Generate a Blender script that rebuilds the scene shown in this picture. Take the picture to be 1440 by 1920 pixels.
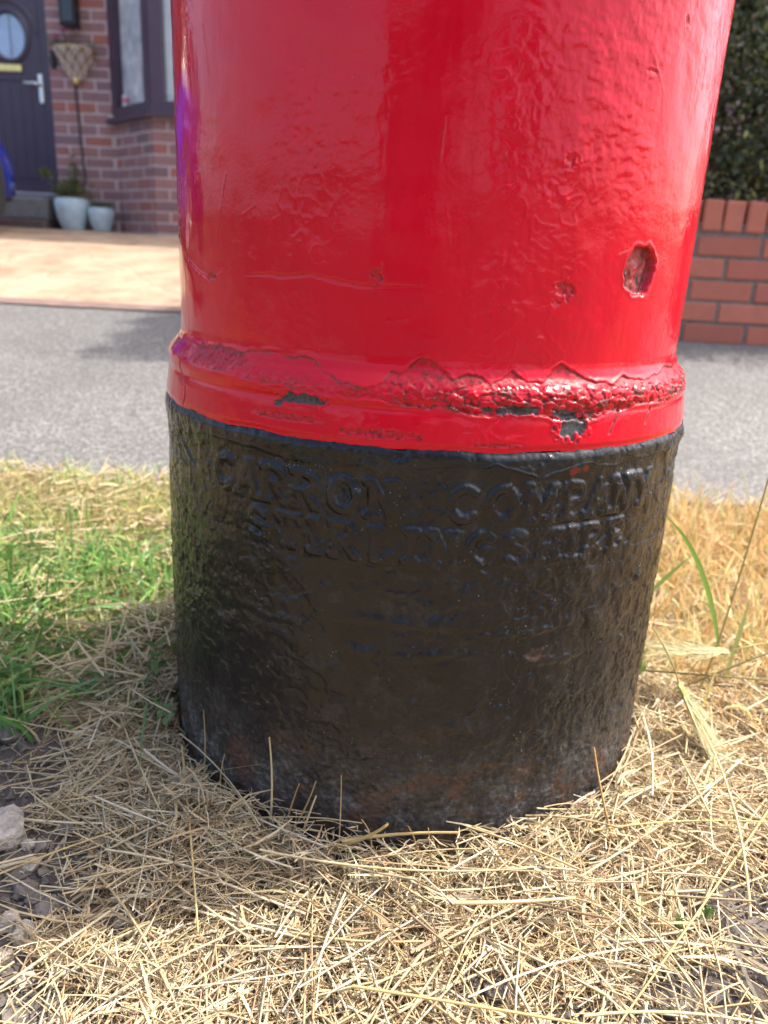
import bpy, math, random
import numpy as np
from mathutils import Vector, Matrix

for o in list(bpy.data.objects):
    bpy.data.objects.remove(o)
rng = np.random.default_rng(7)
random.seed(7)
sc = bpy.context.scene
COL = sc.collection
R_ = math.radians

# ------------------------------------------------------------------ camera
CAM = (0.0, -0.7336, 0.4703)
PITCH, ROLL, YAW = R_(18.54), R_(2.965), R_(-2.375)
F_ = Vector((math.sin(YAW) * math.cos(PITCH), math.cos(YAW) * math.cos(PITCH), -math.sin(PITCH)))
R0 = Vector((math.cos(YAW), -math.sin(YAW), 0))
U0 = R0.cross(F_)
RX = math.cos(ROLL) * R0 + math.sin(ROLL) * U0
UX = -math.sin(ROLL) * R0 + math.cos(ROLL) * U0
cd = bpy.data.cameras.new('camera')
cam = bpy.data.objects.new('camera', cd)
COL.objects.link(cam)
M3 = Matrix((RX, UX, -F_)).transposed()
cam.matrix_world = Matrix.Translation(CAM) @ M3.to_4x4()
cd.sensor_fit = 'VERTICAL'
cd.sensor_height = 24
cd.lens = 18
cd.clip_start = 0.02
cd.clip_end = 400
cd.dof.use_dof = True
cd.dof.focus_distance = 0.53
cd.dof.aperture_fstop = 18 / 3.6
sc.camera = cam

# ------------------------------------------------------------------ light
SUN_AZ, SUN_EL = R_(22), R_(57)          # azimuth from +X towards +Y
sdir = Vector((math.cos(SUN_EL) * math.cos(SUN_AZ), math.cos(SUN_EL) * math.sin(SUN_AZ), math.sin(SUN_EL)))
w = bpy.data.worlds.new('World')
sc.world = w
w.use_nodes = True
nt = w.node_tree
sky = nt.nodes.new('ShaderNodeTexSky')
sky.sky_type = 'NISHITA'
sky.sun_disc = False
sky.sun_elevation = SUN_EL
sky.sun_rotation = R_(90) - SUN_AZ
sky.dust_density = 5.0
sky.ozone_density = 0.4
sky.air_density = 0.8
nt.nodes['Background'].inputs['Strength'].default_value = 0.15
nt.links.new(sky.outputs[0], nt.nodes['Background'].inputs['Color'])
sl = bpy.data.lights.new('sun', 'SUN')
sl.energy = 2.45
sl.angle = R_(0.6)
sl.color = (1.0, 0.94, 0.85)
so = bpy.data.objects.new('sun', sl)
so.rotation_euler = sdir.to_track_quat('Z', 'Y').to_euler()
so.location = (3, 2, 6)
COL.objects.link(so)
sc.view_settings.view_transform = 'Standard'
sc.view_settings.look = 'None'
sc.view_settings.gamma = 1
sc.view_settings.exposure = 1.78
sc.cycles.max_bounces = 8

# ------------------------------------------------------------------ helpers
def tag(o, label=None, cat=None, group=None, kind=None):
    if label: o['label'] = label
    if cat: o['category'] = cat
    if group: o['group'] = group
    if kind: o['kind'] = kind
    return o

def empty(name, loc=(0, 0, 0), label=None, cat=None, group=None, rz=0.0):
    o = bpy.data.objects.new(name, None)
    o.empty_display_size = 0.1
    o.location = loc
    o.rotation_euler = (0, 0, rz)
    COL.objects.link(o)
    return tag(o, label, cat, group)

def link(name, me, parent=None, loc=(0, 0, 0), rot=(0, 0, 0), scale=(1, 1, 1)):
    o = bpy.data.objects.new(name, me)
    COL.objects.link(o)
    o.location = loc
    o.rotation_euler = rot
    o.scale = scale
    if parent is not None: o.parent = parent
    return o

def fast_mesh(name, V, Q, mat, smooth=True, col=None, extra=None):
    """V (n,3), Q list of int arrays (m,k)"""
    if not isinstance(Q, (list, tuple)): Q = [Q]
    me = bpy.data.meshes.new(name)
    V = np.ascontiguousarray(V, dtype=np.float32)
    me.vertices.add(len(V))
    me.vertices.foreach_set('co', V.ravel())
    idx = np.concatenate([np.asarray(q).ravel() for q in Q]).astype(np.int32)
    tot = np.concatenate([np.full(len(q), np.asarray(q).shape[1]) for q in Q]).astype(np.int32)
    st = np.concatenate([[0], np.cumsum(tot)[:-1]]).astype(np.int32)
    me.loops.add(len(idx))
    me.loops.foreach_set('vertex_index', idx)
    me.polygons.add(len(tot))
    me.polygons.foreach_set('loop_start', st)
    me.polygons.foreach_set('use_smooth', np.full(len(tot), smooth, dtype=bool))
    me.update(calc_edges=True)
    for nm, c in (('col', col), ('wear', extra)):
        if c is not None:
            a = me.attributes.new(nm, 'FLOAT_COLOR', 'POINT')
            cc = np.ones((len(V), 4), np.float32)
            cc[:, :3] = c
            a.data.foreach_set('color', cc.ravel())
    if mat is not None: me.materials.append(mat)
    return me

class MB:
    """collects verts/faces for one mesh"""
    def __init__(s): s.v = []; s.f = []
    def add(s, V, Fs):
        b = len(s.v)
        s.v += [tuple(p) for p in V]
        s.f += [tuple(i + b for i in f) for f in Fs]
        return s
    def box(s, c, d, bev=0.0):
        x, y, z = (k / 2 for k in d)
        if bev <= 0:
            V = [(c[0] + a * x, c[1] + b * y, c[2] + e * z) for a in (-1, 1) for b in (-1, 1) for e in (-1, 1)]
            return s.add(V, [(0, 1, 3, 2), (4, 6, 7, 5), (0, 4, 5, 1), (2, 3, 7, 6), (0, 2, 6, 4), (1, 5, 7, 3)])
        b = min(bev, x * .9, y * .9, z * .9)
        V = []; ix = {}
        for a in (-1, 1):
            for e in (-1, 1):
                for g in (-1, 1):
                    for ax in range(3):
                        p = [a * (x - b), e * (y - b), g * (z - b)]
                        p[ax] = (a * x, e * y, g * z)[ax]
                        ix[(a, e, g, ax)] = len(V)
                        V.append((c[0] + p[0], c[1] + p[1], c[2] + p[2]))
        Fs = []
        S = (-1, 1)
        for q in S:
            Fs.append([ix[(q, a, e, 0)] for a, e in ((-1, -1), (1, -1), (1, 1), (-1, 1))])
            Fs.append([ix[(a, q, e, 1)] for a, e in ((-1, -1), (1, -1), (1, 1), (-1, 1))])
            Fs.append([ix[(a, e, q, 2)] for a, e in ((-1, -1), (1, -1), (1, 1), (-1, 1))])
        for a in S:
            for e in S:
                Fs.append([ix[(-1, a, e, 1)], ix[(1, a, e, 1)], ix[(1, a, e, 2)], ix[(-1, a, e, 2)]])
                Fs.append([ix[(a, -1, e, 0)], ix[(a, 1, e, 0)], ix[(a, 1, e, 2)], ix[(a, -1, e, 2)]])
                Fs.append([ix[(a, e, -1, 0)], ix[(a, e, 1, 0)], ix[(a, e, 1, 1)], ix[(a, e, -1, 1)]])
        for a in S:
            for e in S:
                for g in S: Fs.append([ix[(a, e, g, k)] for k in range(3)])
        return s.add(V, Fs)
    def prism(s, poly, z0, z1):
        n = len(poly)
        V = [(p[0], p[1], z0) for p in poly] + [(p[0], p[1], z1) for p in poly]
        return s.add(V, [tuple(range(n))[::-1], tuple(range(n, 2 * n))] + [(i, (i + 1) % n, n + (i + 1) % n, n + i) for i in range(n)])
    def lathe(s, prof, c=(0, 0, 0), n=32, rib=0.0, ribn=0):
        V = []; Fs = []
        for r, z in prof:
            for k in range(n):
                a = 2 * math.pi * k / n
                rr = r * (1 + rib * math.cos(ribn * a))
                V.append((c[0] + rr * math.cos(a), c[1] + rr * math.sin(a), c[2] + z))
        for i in range(len(prof) - 1):
            for k in range(n):
                k2 = (k + 1) % n
                Fs.append((i * n + k, i * n + k2, (i + 1) * n + k2, (i + 1) * n + k))
        return s.add(V, Fs)
    def tube(s, pts, rad, n=8, cap=True):
        pts = [Vector(p) for p in pts]
        V = []; Fs = []
        for i, p in enumerate(pts):
            t = (pts[min(i + 1, len(pts) - 1)] - pts[max(i - 1, 0)]).normalized()
            u = t.cross(Vector((0, 0, 1)))
            if u.length < 1e-3: u = t.cross(Vector((1, 0, 0)))
            u.normalize(); v = t.cross(u)
            r = rad[i] if isinstance(rad, (list, tuple)) else rad
            for k in range(n):
                a = 2 * math.pi * k / n
                V.append(p + r * (math.cos(a) * u + math.sin(a) * v))
        for i in range(len(pts) - 1):
            for k in range(n):
                k2 = (k + 1) % n
                Fs.append((i * n + k, i * n + k2, (i + 1) * n + k2, (i + 1) * n + k))
        if cap:
            Fs.append(tuple(range(n))[::-1]); Fs.append(tuple(range((len(pts) - 1) * n, len(pts) * n)))
        return s.add(V, Fs)
    def mesh(s, name, mat, smooth=False):
        me = bpy.data.meshes.new(name)
        me.from_pydata(s.v, [], s.f)
        me.update()
        if smooth:
            me.polygons.foreach_set('use_smooth', [True] * len(me.polygons))
        if mat: me.materials.append(mat)
        return me
    def obj(s, name, mat, parent=None, loc=(0, 0, 0), rot=(0, 0, 0), smooth=False):
        return link(name, s.mesh(name, mat, smooth), parent, loc, rot)

# ---- perlin noise
_perm = np.random.default_rng(3).permutation(256); _perm = np.concatenate([_perm] * 3)
_g = np.random.default_rng(4).normal(size=(256, 3)); _g /= np.linalg.norm(_g, axis=1)[:, None]
_g = _g.astype(np.float32)
def pn(P):
    P = np.asarray(P, np.float32)
    i = np.floor(P).astype(np.int32); f = P - i; i &= 255
    u = f * f * f * (f * (f * 6 - 15) + 10)
    out = np.zeros(len(P), np.float32)
    for dx in (0, 1):
        wx = u[:, 0] if dx else 1 - u[:, 0]
        for dy in (0, 1):
            wy = u[:, 1] if dy else 1 - u[:, 1]
            for dz in (0, 1):
                wz = u[:, 2] if dz else 1 - u[:, 2]
                h = _perm[_perm[_perm[(i[:, 0] + dx) & 255] + ((i[:, 1] + dy) & 255)] + ((i[:, 2] + dz) & 255)]
                g = _g[h]
                out += wx * wy * wz * (g[:, 0] * (f[:, 0] - dx) + g[:, 1] * (f[:, 1] - dy) + g[:, 2] * (f[:, 2] - dz))
    return out * 1.5
def fbm(P, s, o=3, off=0.0, gain=.5):
    t = np.zeros(len(P), np.float32); a = 1.0
    for k in range(o):
        t += a * pn(P * (s * 2 ** k) + off + 17.3 * k); a *= gain
    return t
def sstep(a, b, x):
    t = np.clip((x - a) / (b - a), 0, 1)
    return t * t * (3 - 2 * t)

def cell2(u, v):
    i = np.floor(u).astype(np.int64); j = np.floor(v).astype(np.int64)
    f1 = np.full(len(u), 9., np.float32); f2 = f1.copy(); rid = np.zeros(len(u), np.float32); ox = rid.copy(); oy = rid.copy()
    for a in (-1, 0, 1):
        for b in (-1, 0, 1):
            h = _perm[_perm[(i + a) & 255] + ((j + b) & 255)]
            px = i + a + (h % 16 + .5) / 16.; py = j + b + (h // 16 + .5) / 16.
            dd = np.hypot(px - u, py - v)
            c = dd < f1
            f2 = np.where(c, f1, np.minimum(f2, dd)); rid = np.where(c, _perm[h + 7] / 255., rid)
            ox = np.where(c, u - px, ox); oy = np.where(c, v - py, oy); f1 = np.where(c, dd, f1)
    return f1, f2, rid, ox, oy

# ------------------------------------------------------------------ materials
class NT:
    def __init__(s, name):
        s.m = bpy.data.materials.new(name); s.m.use_nodes = True
        s.t = s.m.node_tree; s.b = s.t.nodes['Principled BSDF']
    def n(s, ty, **kw):
        o = s.t.nodes.new('ShaderNode' + ty)
        for k, v in kw.items():
            if hasattr(o, k) and not k.startswith('i_'): setattr(o, k, v)
            else: o.inputs[k.replace('i_', '').replace('_', ' ')].default_value = v
        return o
    def l(s, a, b): s.t.links.new(a, b)
    def set(s, **kw):
        for k, v in kw.items(): s.b.inputs[k.replace('_', ' ')].default_value = v
        return s
    def coord(s, kind='Object'):
        return s.n('TexCoord').outputs[kind]
    def noise(s, scale, detail=4, rough=.55, vec=None, dim='3D'):
        o = s.n('TexNoise'); o.inputs['Scale'].default_value = scale
        o.inputs['Detail'].default_value = detail; o.inputs['Roughness'].default_value = rough
        s.l(vec if vec is not None else s.coord(), o.inputs['Vector'])
        return o.outputs['Fac']
    def ramp(s, fac, stops, interp='LINEAR'):
        o = s.n('ValToRGB'); o.color_ramp.interpolation = interp
        e = o.color_ramp.elements
        while len(e) < len(stops): e.new(.5)
        for q, (p, c) in zip(e, stops):
            q.position = p; q.color = (*c, 1) if len(c) == 3 else c
        s.l(fac, o.inputs[0])
        return o.outputs[0]
    def mix(s, fac, a, b, mode='MIX'):
        o = s.n('MixRGB', blend_type=mode)
        for v, k in ((fac, 0), (a, 1), (b, 2)):
            if hasattr(v, 'is_linked'): s.l(v, o.inputs[k])
            else: o.inputs[k].default_value = v if k == 0 else (*v, 1)
        return o.outputs[0]
    def math(s, op, a, b=0.0):
        o = s.n('Math', operation=op)
        for v, k in ((a, 0), (b, 1)):
            if hasattr(v, 'is_linked'): s.l(v, o.inputs[k])
            else: o.inputs[k].default_value = v
        return o.outputs[0]
    def bump(s, h, strength=.3, dist=.01):
        o = s.n('Bump'); o.inputs['Strength'].default_value = strength; o.inputs['Distance'].default_value = dist
        s.l(h, o.inputs['Height']); s.l(o.outputs[0], s.b.inputs['Normal'])
        return o
    def color(s, c): s.l(c, s.b.inputs['Base Color'])
    def rough(s, c): s.l(c, s.b.inputs['Roughness'])

def simple(name, col, rough=.5, metal=0.0, var=.12, scale=30, bump=0.0, bdist=.002, spec=.5):
    t = NT(name)
    f = t.noise(scale, 5)
    a = tuple(c * (1 - var) for c in col); b = tuple(min(1, c * (1 + var)) for c in col)
    t.color(t.ramp(f, [(.3, a), (.7, b)]))
    t.set(Roughness=rough, Metallic=metal, Specular_IOR_Level=spec)
    if bump: t.bump(f, bump, bdist)
    return t.m

def attr_mat(name, rough=.55, trans=.25, var=.15):
    """plant material: colour per blade from the 'col' attribute"""
    t = NT(name)
    a = t.n('Attribute', attribute_name='col').outputs['Color']
    c = t.mix(t.math('MULTIPLY', t.noise(900, 2), var * 2), a, (.25, .17, .08))
    t.color(c); t.set(Roughness=rough, Specular_IOR_Level=.35)
    tr = t.n('BsdfTranslucent'); t.l(c, tr.inputs['Color'])
    mx = t.n('MixShader'); mx.inputs[0].default_value = trans
    t.l(t.b.outputs[0], mx.inputs[1]); t.l(tr.outputs[0], mx.inputs[2])
    t.l(mx.outputs[0], t.t.nodes['Material Output'].inputs['Surface'])
    return t.m

def red_paint():
    t = NT('red_gloss_paint')
    wr = t.n('Attribute', attribute_name='wear')
    sp = t.n('SeparateColor'); t.l(wr.outputs['Color'], sp.inputs[0])
    rust, bare, dirt = sp.outputs[0], sp.outputs[1], sp.outputs[2]
    v = t.ramp(t.noise(9, 4), [(.3, (.47, .0006, .0135)), (.7, (.55, .0008, .0165))])
    crust = t.ramp(t.noise(330, 4, .65), [(.30, (.02, .012, .010)), (.40, (.10, .006, .010)), (.50, (.36, .004, .014)), (.66, (.48, .010, .025)), (.78, (.14, .08, .06))])
    bc = t.ramp(t.noise(500, 4, .7), [(.35, (.025, .025, .028)), (.6, (.075, .075, .08)), (.75, (.16, .14, .12))])
    bru = t.ramp(t.noise(260, 5, .7), [(.3, (.020, .014, .012)), (.5, (.07, .028, .022)), (.62, (.22, .045, .045)), (.75, (.30, .17, .09))])
    c = t.mix(rust, v, crust)
    c = t.mix(bare, c, bc)
    c = t.mix(dirt, c, bru)
    # dust and fluff specks
    sv = t.n('TexVoronoi'); sv.inputs['Scale'].default_value = 190; t.l(t.coord(), sv.inputs['Vector'])
    sp1 = t.math('LESS_THAN', sv.outputs['Distance'], .095)
    keep = t.math('GREATER_THAN', t.noise(45, 3, .7), .53)
    c = t.mix(t.math('MULTIPLY', t.math('MULTIPLY', sp1, keep), .12), c, (.50, .20, .18))
    t.color(c)
    mpr = t.n('Mapping'); t.l(t.coord(), mpr.inputs['Vector']); mpr.inputs['Scale'].default_value = (1, 1, .07)
    ro = t.math('ADD', t.math('MULTIPLY', t.noise(25, 5, .6), .12), .0)
    ro = t.math('ADD', ro, t.math('MULTIPLY', t.ramp(t.noise(70, 4, .6, mpr.outputs[0]), [(.45, (0, 0, 0)), (.75, (1, 1, 1))]), .14))
    worn = t.math('MAXIMUM', t.math('MAXIMUM', rust, bare), dirt)
    ro2 = t.mix(worn, ro, (.55, .55, .55))
    t.rough(ro2)
    t.set(Specular_IOR_Level=.31)
    t.bump(t.noise(420, 4, .6), .10, .0010)
    return t.m

def black_paint():
    t = NT('black_gloss_paint')
    wr = t.n('Attribute', attribute_name='wear')
    sp = t.n('SeparateColor'); t.l(wr.outputs['Color'], sp.inputs[0])
    rust, bare, dust = sp.outputs[0], sp.outputs[1], sp.outputs[2]
    v = t.ramp(t.noise(40, 5, .6), [(.3, (.004, .0045, .0065)), (.6, (.0075, .0085, .0115)), (.8, (.014, .015, .018))])
    rc = t.ramp(t.noise(180, 5, .7), [(.3, (.016, .012, .010)), (.5, (.055, .028, .018)), (.68, (.13, .055, .026)), (.85, (.07, .052, .042))])
    du = t.ramp(t.noise(200, 6, .75), [(.36, (.014, .014, .015)), (.52, (.075, .072, .070)), (.68, (.19, .18, .172))])
    c = t.mix(dust, v, du)
    c = t.mix(rust, c, rc)
    c = t.mix(bare, c, (.26, .008, .012))
    sv = t.n('TexVoronoi'); sv.inputs['Scale'].default_value = 330; t.l(t.coord(), sv.inputs['Vector'])
    sp1 = t.math('LESS_THAN', sv.outputs['Distance'], t.math('MULTIPLY', t.noise(90, 3, .7), .24))
    keep = t.math('GREATER_THAN', t.noise(30, 4, .75), .57)
    c = t.mix(t.math('MULTIPLY', t.math('MULTIPLY', sp1, keep), .45), c, (.42, .39, .34))
    t.color(c)
    ro = t.math('ADD', t.math('MULTIPLY', t.noise(60, 5, .65), .30), .0)
    ro = t.mix(t.math('MAXIMUM', dust, rust), ro, (.75, .75, .75))
    t.rough(ro)
    t.set(Specular_IOR_Level=.36)
    t.bump(t.noise(300, 5, .62), .24, .0018)
    return t.m

def brick_mat(name, stops, mottled=(.08, .06, .06), mfac=.35):
    t = NT(name)
    oi = t.n('ObjectInfo')
    base = t.ramp(oi.outputs['Random'], stops)
    off = t.n('VectorMath', operation='ADD'); t.l(t.coord(), off.inputs[0])
    cmb = t.n('CombineXYZ'); t.l(t.math('MULTIPLY', oi.outputs['Random'], 37), cmb.inputs[0]); t.l(t.math('MULTIPLY', oi.outputs['Random'], 11), cmb.inputs[2])
    t.l(cmb.outputs[0], off.inputs[1])
    vec = off.outputs[0]
    n1 = t.noise(18, 5, .6, vec); n2 = t.noise(260, 4, .6, vec)
    c = t.mix(t.math('MULTIPLY', t.ramp(n1, [(.45, (0, 0, 0)), (.75, (1, 1, 1))]), mfac), base, mottled)
    c = t.mix(t.math('MULTIPLY', n2, .25), c, (.55, .40, .34))
    t.color(c); t.set(Roughness=.85, Specular_IOR_Level=.25)
    t.bump(n2, .5, .002)
    return t.m

M = {}
M['red'] = red_paint()
M['black'] = black_paint()
M['straw'] = attr_mat('dry_straw', .6, .30)
M['grass'] = attr_mat('grass_blade', .45, .35)
M['leaf'] = attr_mat('leaf', .4, .35)
M['hbrick'] = brick_mat('house_brick', [(0, (.18, .105, .115)), (.22, (.26, .125, .12)), (.45, (.31, .145, .13)), (.65, (.34, .165, .145)), (.82, (.17, .115, .13)), (.95, (.38, .11, .065)), (1, (.22, .13, .135))])
M['wbrick'] = brick_mat('wall_brick', [(0, (.34, .088, .054)), (.35, (.42, .110, .066)), (.7, (.45, .125, .074)), (1, (.51, .155, .098))], (.22, .07, .05), .35)
M['mortar'] = simple('pale_mortar', (.52, .41, .38), .9, var=.2, scale=60, bump=.4)
M['mortar2'] = simple('grey_mortar', (.17, .155, .14), .9, var=.25, scale=60, bump=.4)
M['upvc'] = simple('aubergine_upvc', (.070, .040, .060), .35, var=.08, scale=8)
M['door'] = simple('aubergine_door', (.056, .038, .058), .38, var=.08, scale=9, bump=.1)
M['brass'] = simple('brass', (.80, .62, .24), .3, .6, scale=40)
M['chrome'] = simple('satin_chrome', (.75, .74, .72), .28, .85, scale=40)
M['iron'] = simple('black_iron', (.012, .013, .017), .4, .1, scale=40)
M['stone'] = simple('grey_step', (.16, .155, .15), .85, var=.25, scale=25, bump=.4)
M['brownstep'] = simple('brown_step', (.10, .07, .06), .85, var=.25, scale=25, bump=.4)
M['glaze'] = simple('pale_blue_glaze', (.50, .63, .66), .22, var=.12, scale=18)
M['soil'] = None
M['wicker'] = simple('wicker', (.46, .29, .14), .7, var=.45, scale=90, bump=.4)
M['white'] = simple('white_plastic', (.75, .74, .74), .4, var=.04)
def flat_brick():
    t = NT('distant_brickwork')
    mp = t.n('Mapping'); t.l(t.coord(), mp.inputs['Vector']); mp.inputs['Rotation'].default_value = (R_(90), 0, 0)
    b = t.n('TexBrick'); t.l(mp.outputs[0], b.inputs['Vector'])
    b.inputs['Color1'].default_value = (.31, .145, .13, 1); b.inputs['Color2'].default_value = (.19, .11, .12, 1); b.inputs['Mortar'].default_value = (.48, .38, .35, 1)
    b.inputs['Scale'].default_value = 1.0; b.inputs['Brick Width'].default_value = .225; b.inputs['Row Height'].default_value = .075; b.inputs['Mortar Size'].default_value = .006
    t.color(b.outputs['Color']); t.set(Roughness=.9)
    t.bump(b.outputs['Fac'], -.3, .004)
    return t.m
M['brickwork'] = flat_brick()
M['pink'] = simple('pink_print', (.70, .22, .28), .5, var=.1)
M['blind'] = simple('pale_blind', (.66, .74, .74), .7, var=.06, scale=6)
M['curtain'] = simple('net_curtain', (.62, .63, .62), .9, var=.35, scale=9)
M['roof'] = simple('roof_tiles', (.13, .07, .055), .85, var=.25, scale=14)
M['wood'] = simple('twig_bark', (.09, .06, .04), .85, var=.3, scale=60, bump=.5)
M['blue'] = NT('blue_car_paint').set(Base_Color=(.004, .035, .42, 1), Roughness=.25, Metallic=.25, Coat_Weight=1.0, Coat_Roughness=.04).m
M['tyre'] = simple('tyre_rubber', (.030, .030, .032), .75, var=.2, scale=60, bump=.3)
M['alloy'] = simple('alloy', (.52, .52, .53), .32, .8)
M['darkglass'] = NT('dark_glass').set(Base_Color=(.012, .015, .018, 1), Roughness=.05, Specular_IOR_Level=.6).m
M['blackplastic'] = simple('black_plastic', (.02, .02, .021), .6, var=.1)
M['lamp'] = NT('headlamp').set(Base_Color=(.7, .72, .75, 1), Roughness=.1, Metallic=.6).m
g = NT('window_glass'); g.set(Base_Color=(.9, .95, .95, 1), Roughness=.02, Transmission_Weight=1.0, IOR=1.45)
mx = g.n('MixShader'); tb = g.n('BsdfTransparent'); gl = g.n('BsdfGlossy'); gl.inputs['Roughness'].default_value = .03
lw = g.n('LayerWeight'); lw.inputs['Blend'].default_value = .5
fac_ = g.math('ADD', g.math('MULTIPLY', g.math('POWER', lw.outputs['Facing'], 4.0), .6), .05)
g.l(fac_, mx.inputs[0]); g.l(tb.outputs[0], mx.inputs[1]); g.l(gl.outputs[0], mx.inputs[2])
g.l(mx.outputs[0], g.t.nodes['Material Output'].inputs['Surface'])
M['glass'] = g.m
M['doorglass'] = simple('frosted_glass', (.34, .45, .58), .12, var=.15, scale=14)

def soil_mat():
    t = NT('dry_soil')
    n1 = t.noise(14, 5, .6); n2 = t.noise(240, 5, .7)
    c = t.ramp(n1, [(.3, (.10, .088, .078)), (.6, (.155, .135, .12)), (.8, (.21, .19, .17))])
    c = t.mix(t.math('MULTIPLY', n2, .55), c, (.055, .047, .042))
    at = t.n('Attribute', attribute_name='col').outputs['Fac']
    th_ = t.ramp(t.noise(420, 4, .7), [(.35, (.13, .085, .045)), (.55, (.30, .21, .11)), (.7, (.42, .32, .19))])
    c = t.mix(at, c, th_)
    t.color(c); t.set(Roughness=.95, Specular_IOR_Level=.15)
    t.bump(n2, .8, .004)
    return t.m
M['soil'] = soil_mat()
def asphalt_mat(name, lo, hi, grit):
    t = NT(name)
    v = t.n('TexVoronoi'); v.inputs['Scale'].default_value = 170; t.l(t.coord(), v.inputs['Vector'])
    big = t.noise(3.0, 6, .65)
    c = t.ramp(v.outputs['Color'], [(.1, lo), (.55, hi), (.92, grit)])
    c2 = t.mix(t.math('MULTIPLY', t.ramp(big, [(.4, (0, 0, 0)), (.7, (1, 1, 1))]), .55), c, lo)
    sp = t.math('LESS_THAN', v.outputs['Distance'], .22)
    gritn = t.math('MULTIPLY', sp, t.math('GREATER_THAN', t.noise(140, 2), .54))
    c3 = t.mix(t.math('MULTIPLY', gritn, .75), c2, grit)
    t.color(c3); t.set(Roughness=.85, Specular_IOR_Level=.35)
    t.bump(v.outputs['Distance'], .55, .004)
    return t.m
M['pave'] = asphalt_mat('weathered_asphalt', (.076, .075, .073), (.118, .116, .112), (.23, .225, .217))
M['road'] = asphalt_mat('road_asphalt', (.05, .05, .052), (.085, .085, .085), (.16, .16, .155))
def drive_mat():
    t = NT('printed_concrete')
    mp = t.n('Mapping'); t.l(t.coord(), mp.inputs['Vector']); mp.inputs['Scale'].default_value = (1.0, .8, 1)
    n1 = t.noise(5.5, 5, .65, mp.outputs[0])
    v = t.n('TexVoronoi', feature='DISTANCE_TO_EDGE'); v.inputs['Scale'].default_value = 3.4
    ad = t.mix(.12, mp.outputs[0], t.n('TexNoise', i_Scale=6.0).outputs['Color']); t.l(ad, v.inputs['Vector'])
    edge = t.ramp(v.outputs['Distance'], [(0, (.55, .55, .55)), (.05, (1, 1, 1))])
    c = t.ramp(n1, [(.36, (.22, .150, .098)), (.48, (.31, .222, .148)), (.60, (.37, .278, .192))])
    c = t.mix(edge, (.30, .205, .135), c)
    t.color(c); t.set(Roughness=.6, Specular_IOR_Level=.4)
    t.bump(t.math('ADD', edge, t.math('MULTIPLY', n1, .6)), .6, .012)
    return t.m
M['drive'] = drive_mat()
M['edging'] = simple('red_edging', (.16, .105, .09), .85, var=.25, scale=20, bump=.4)
M['concrete'] = simple('concrete', (.34, .33, .31), .9, var=.2, scale=40, bump=.5)
M['stonepale'] = simple('pale_pebble', (.37, .325, .27), .9, var=.4, scale=120, bump=1.0, bdist=.006)
M['stonedark'] = simple('dark_pebble', (.15, .13, .115), .95, var=.35, scale=120, bump=.8, bdist=.004)
M['render'] = simple('pale_render', (.60, .57, .52), .9, var=.1, scale=6)
M['mulch'] = simple('ground_earth', (.11, .10, .06), .95, var=.35, scale=3)

# ------------------------------------------------------------------ ground levels
GP = [(-60, -.12), (-1.55, -.12), (-1.5, .0), (-.4, -.004), (0, .0), (.4, .008), (.66, .034), (2.17, .222), (2.9, .325), (4.0, .452), (5.0, .522), (5.5, .532), (12, .55), (60, .6)]
_gy = np.array([p[0] for p in GP]); _gz = np.array([p[1] for p in GP])
def gz(y): return np.interp(y, _gy, _gz)
def strip(name, x0, x1, y0, y1, dz, mat, dx=.25, dy=.06, bumpy=0.0, kind='structure', shear=0.0):
    nx = max(2, int((x1 - x0) / dx)); ny = max(2, int((y1 - y0) / dy))
    X, Y = np.meshgrid(np.linspace(x0, x1, nx), np.linspace(y0, y1, ny), indexing='ij')
    Yw = Y + shear * X * (1 - (Y - y0) / (y1 - y0))
    Z = gz(Yw) + dz
    P = np.stack([X, Yw, Z], -1).reshape(-1, 3)
    if bumpy: P[:, 2] += bumpy * fbm(P, 1.3, 3)
    i = np.arange(nx * ny).reshape(nx, ny)
    Q = np.stack([i[:-1, :-1], i[1:, :-1], i[1:, 1:], i[:-1, 1:]], -1).reshape(-1, 4)
    me = fast_mesh(name, P, Q, mat)
    o = link(name, me)
    return tag(o, kind=kind)

# ground to the horizon, a little below every paved surface
ys = sorted(set(list(np.linspace(-120, -6, 10)) + list(np.linspace(-6, 8, 120)) + list(np.linspace(8, 160, 12))))
xs = np.concatenate([np.linspace(-150, -6, 10), np.linspace(-5, 5, 41), np.linspace(6, 150, 10)])
X, Y = np.meshgrid(xs, ys, indexing='ij')
P = np.stack([X, Y, gz(Y) - .05], -1).reshape(-1, 3)
i = np.arange(len(xs) * len(ys)).reshape(len(xs), len(ys))
tag(link('ground', fast_mesh('ground', P, np.stack([i[:-1, :-1], i[1:, :-1], i[1:, 1:], i[:-1, 1:]], -1).reshape(-1, 4), M['mulch'])), kind='structure')
SH = .05                       # the pavement runs slightly askew to the view
def edgeY(x): return .70 + SH * x
strip('pavement', -6, 6, .70, 2.17, .0, M['pave'], .25, .05, .004, shear=SH)
strip('driveway', -6, -.22, 2.26, 5.5, .0, M['drive'], .2, .06, .006)
strip('front_garden_soil', -.22, 6, 2.42, 5.5, .0, M['soil'], .2, .1, .02)
strip('drive_edging_strip', -6, -.22, 2.17, 2.26, .006, M['edging'], .2, .04, .003)
strip('road', -40, 40, -8.0, -1.68, .03, M['road'], 1.0, .4)
kb = empty('kerb', (0, -1.6, 0)); kb['kind'] = 'structure'
kme = MB().box((0, 0, -.06), (.905, .125, .24), .012).mesh('kerb_stone', M['concrete'])
for k in range(-5, 6): link('kerb_stone', kme, kb, (k * .915, 0, 0))
eb = empty('pavement_edging', (0, .70, 0)); eb['kind'] = 'structure'
eme = MB().box((0, 0, 0), (.905, .030, .14), .006).mesh('edging_stone', M['concrete'])
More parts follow.
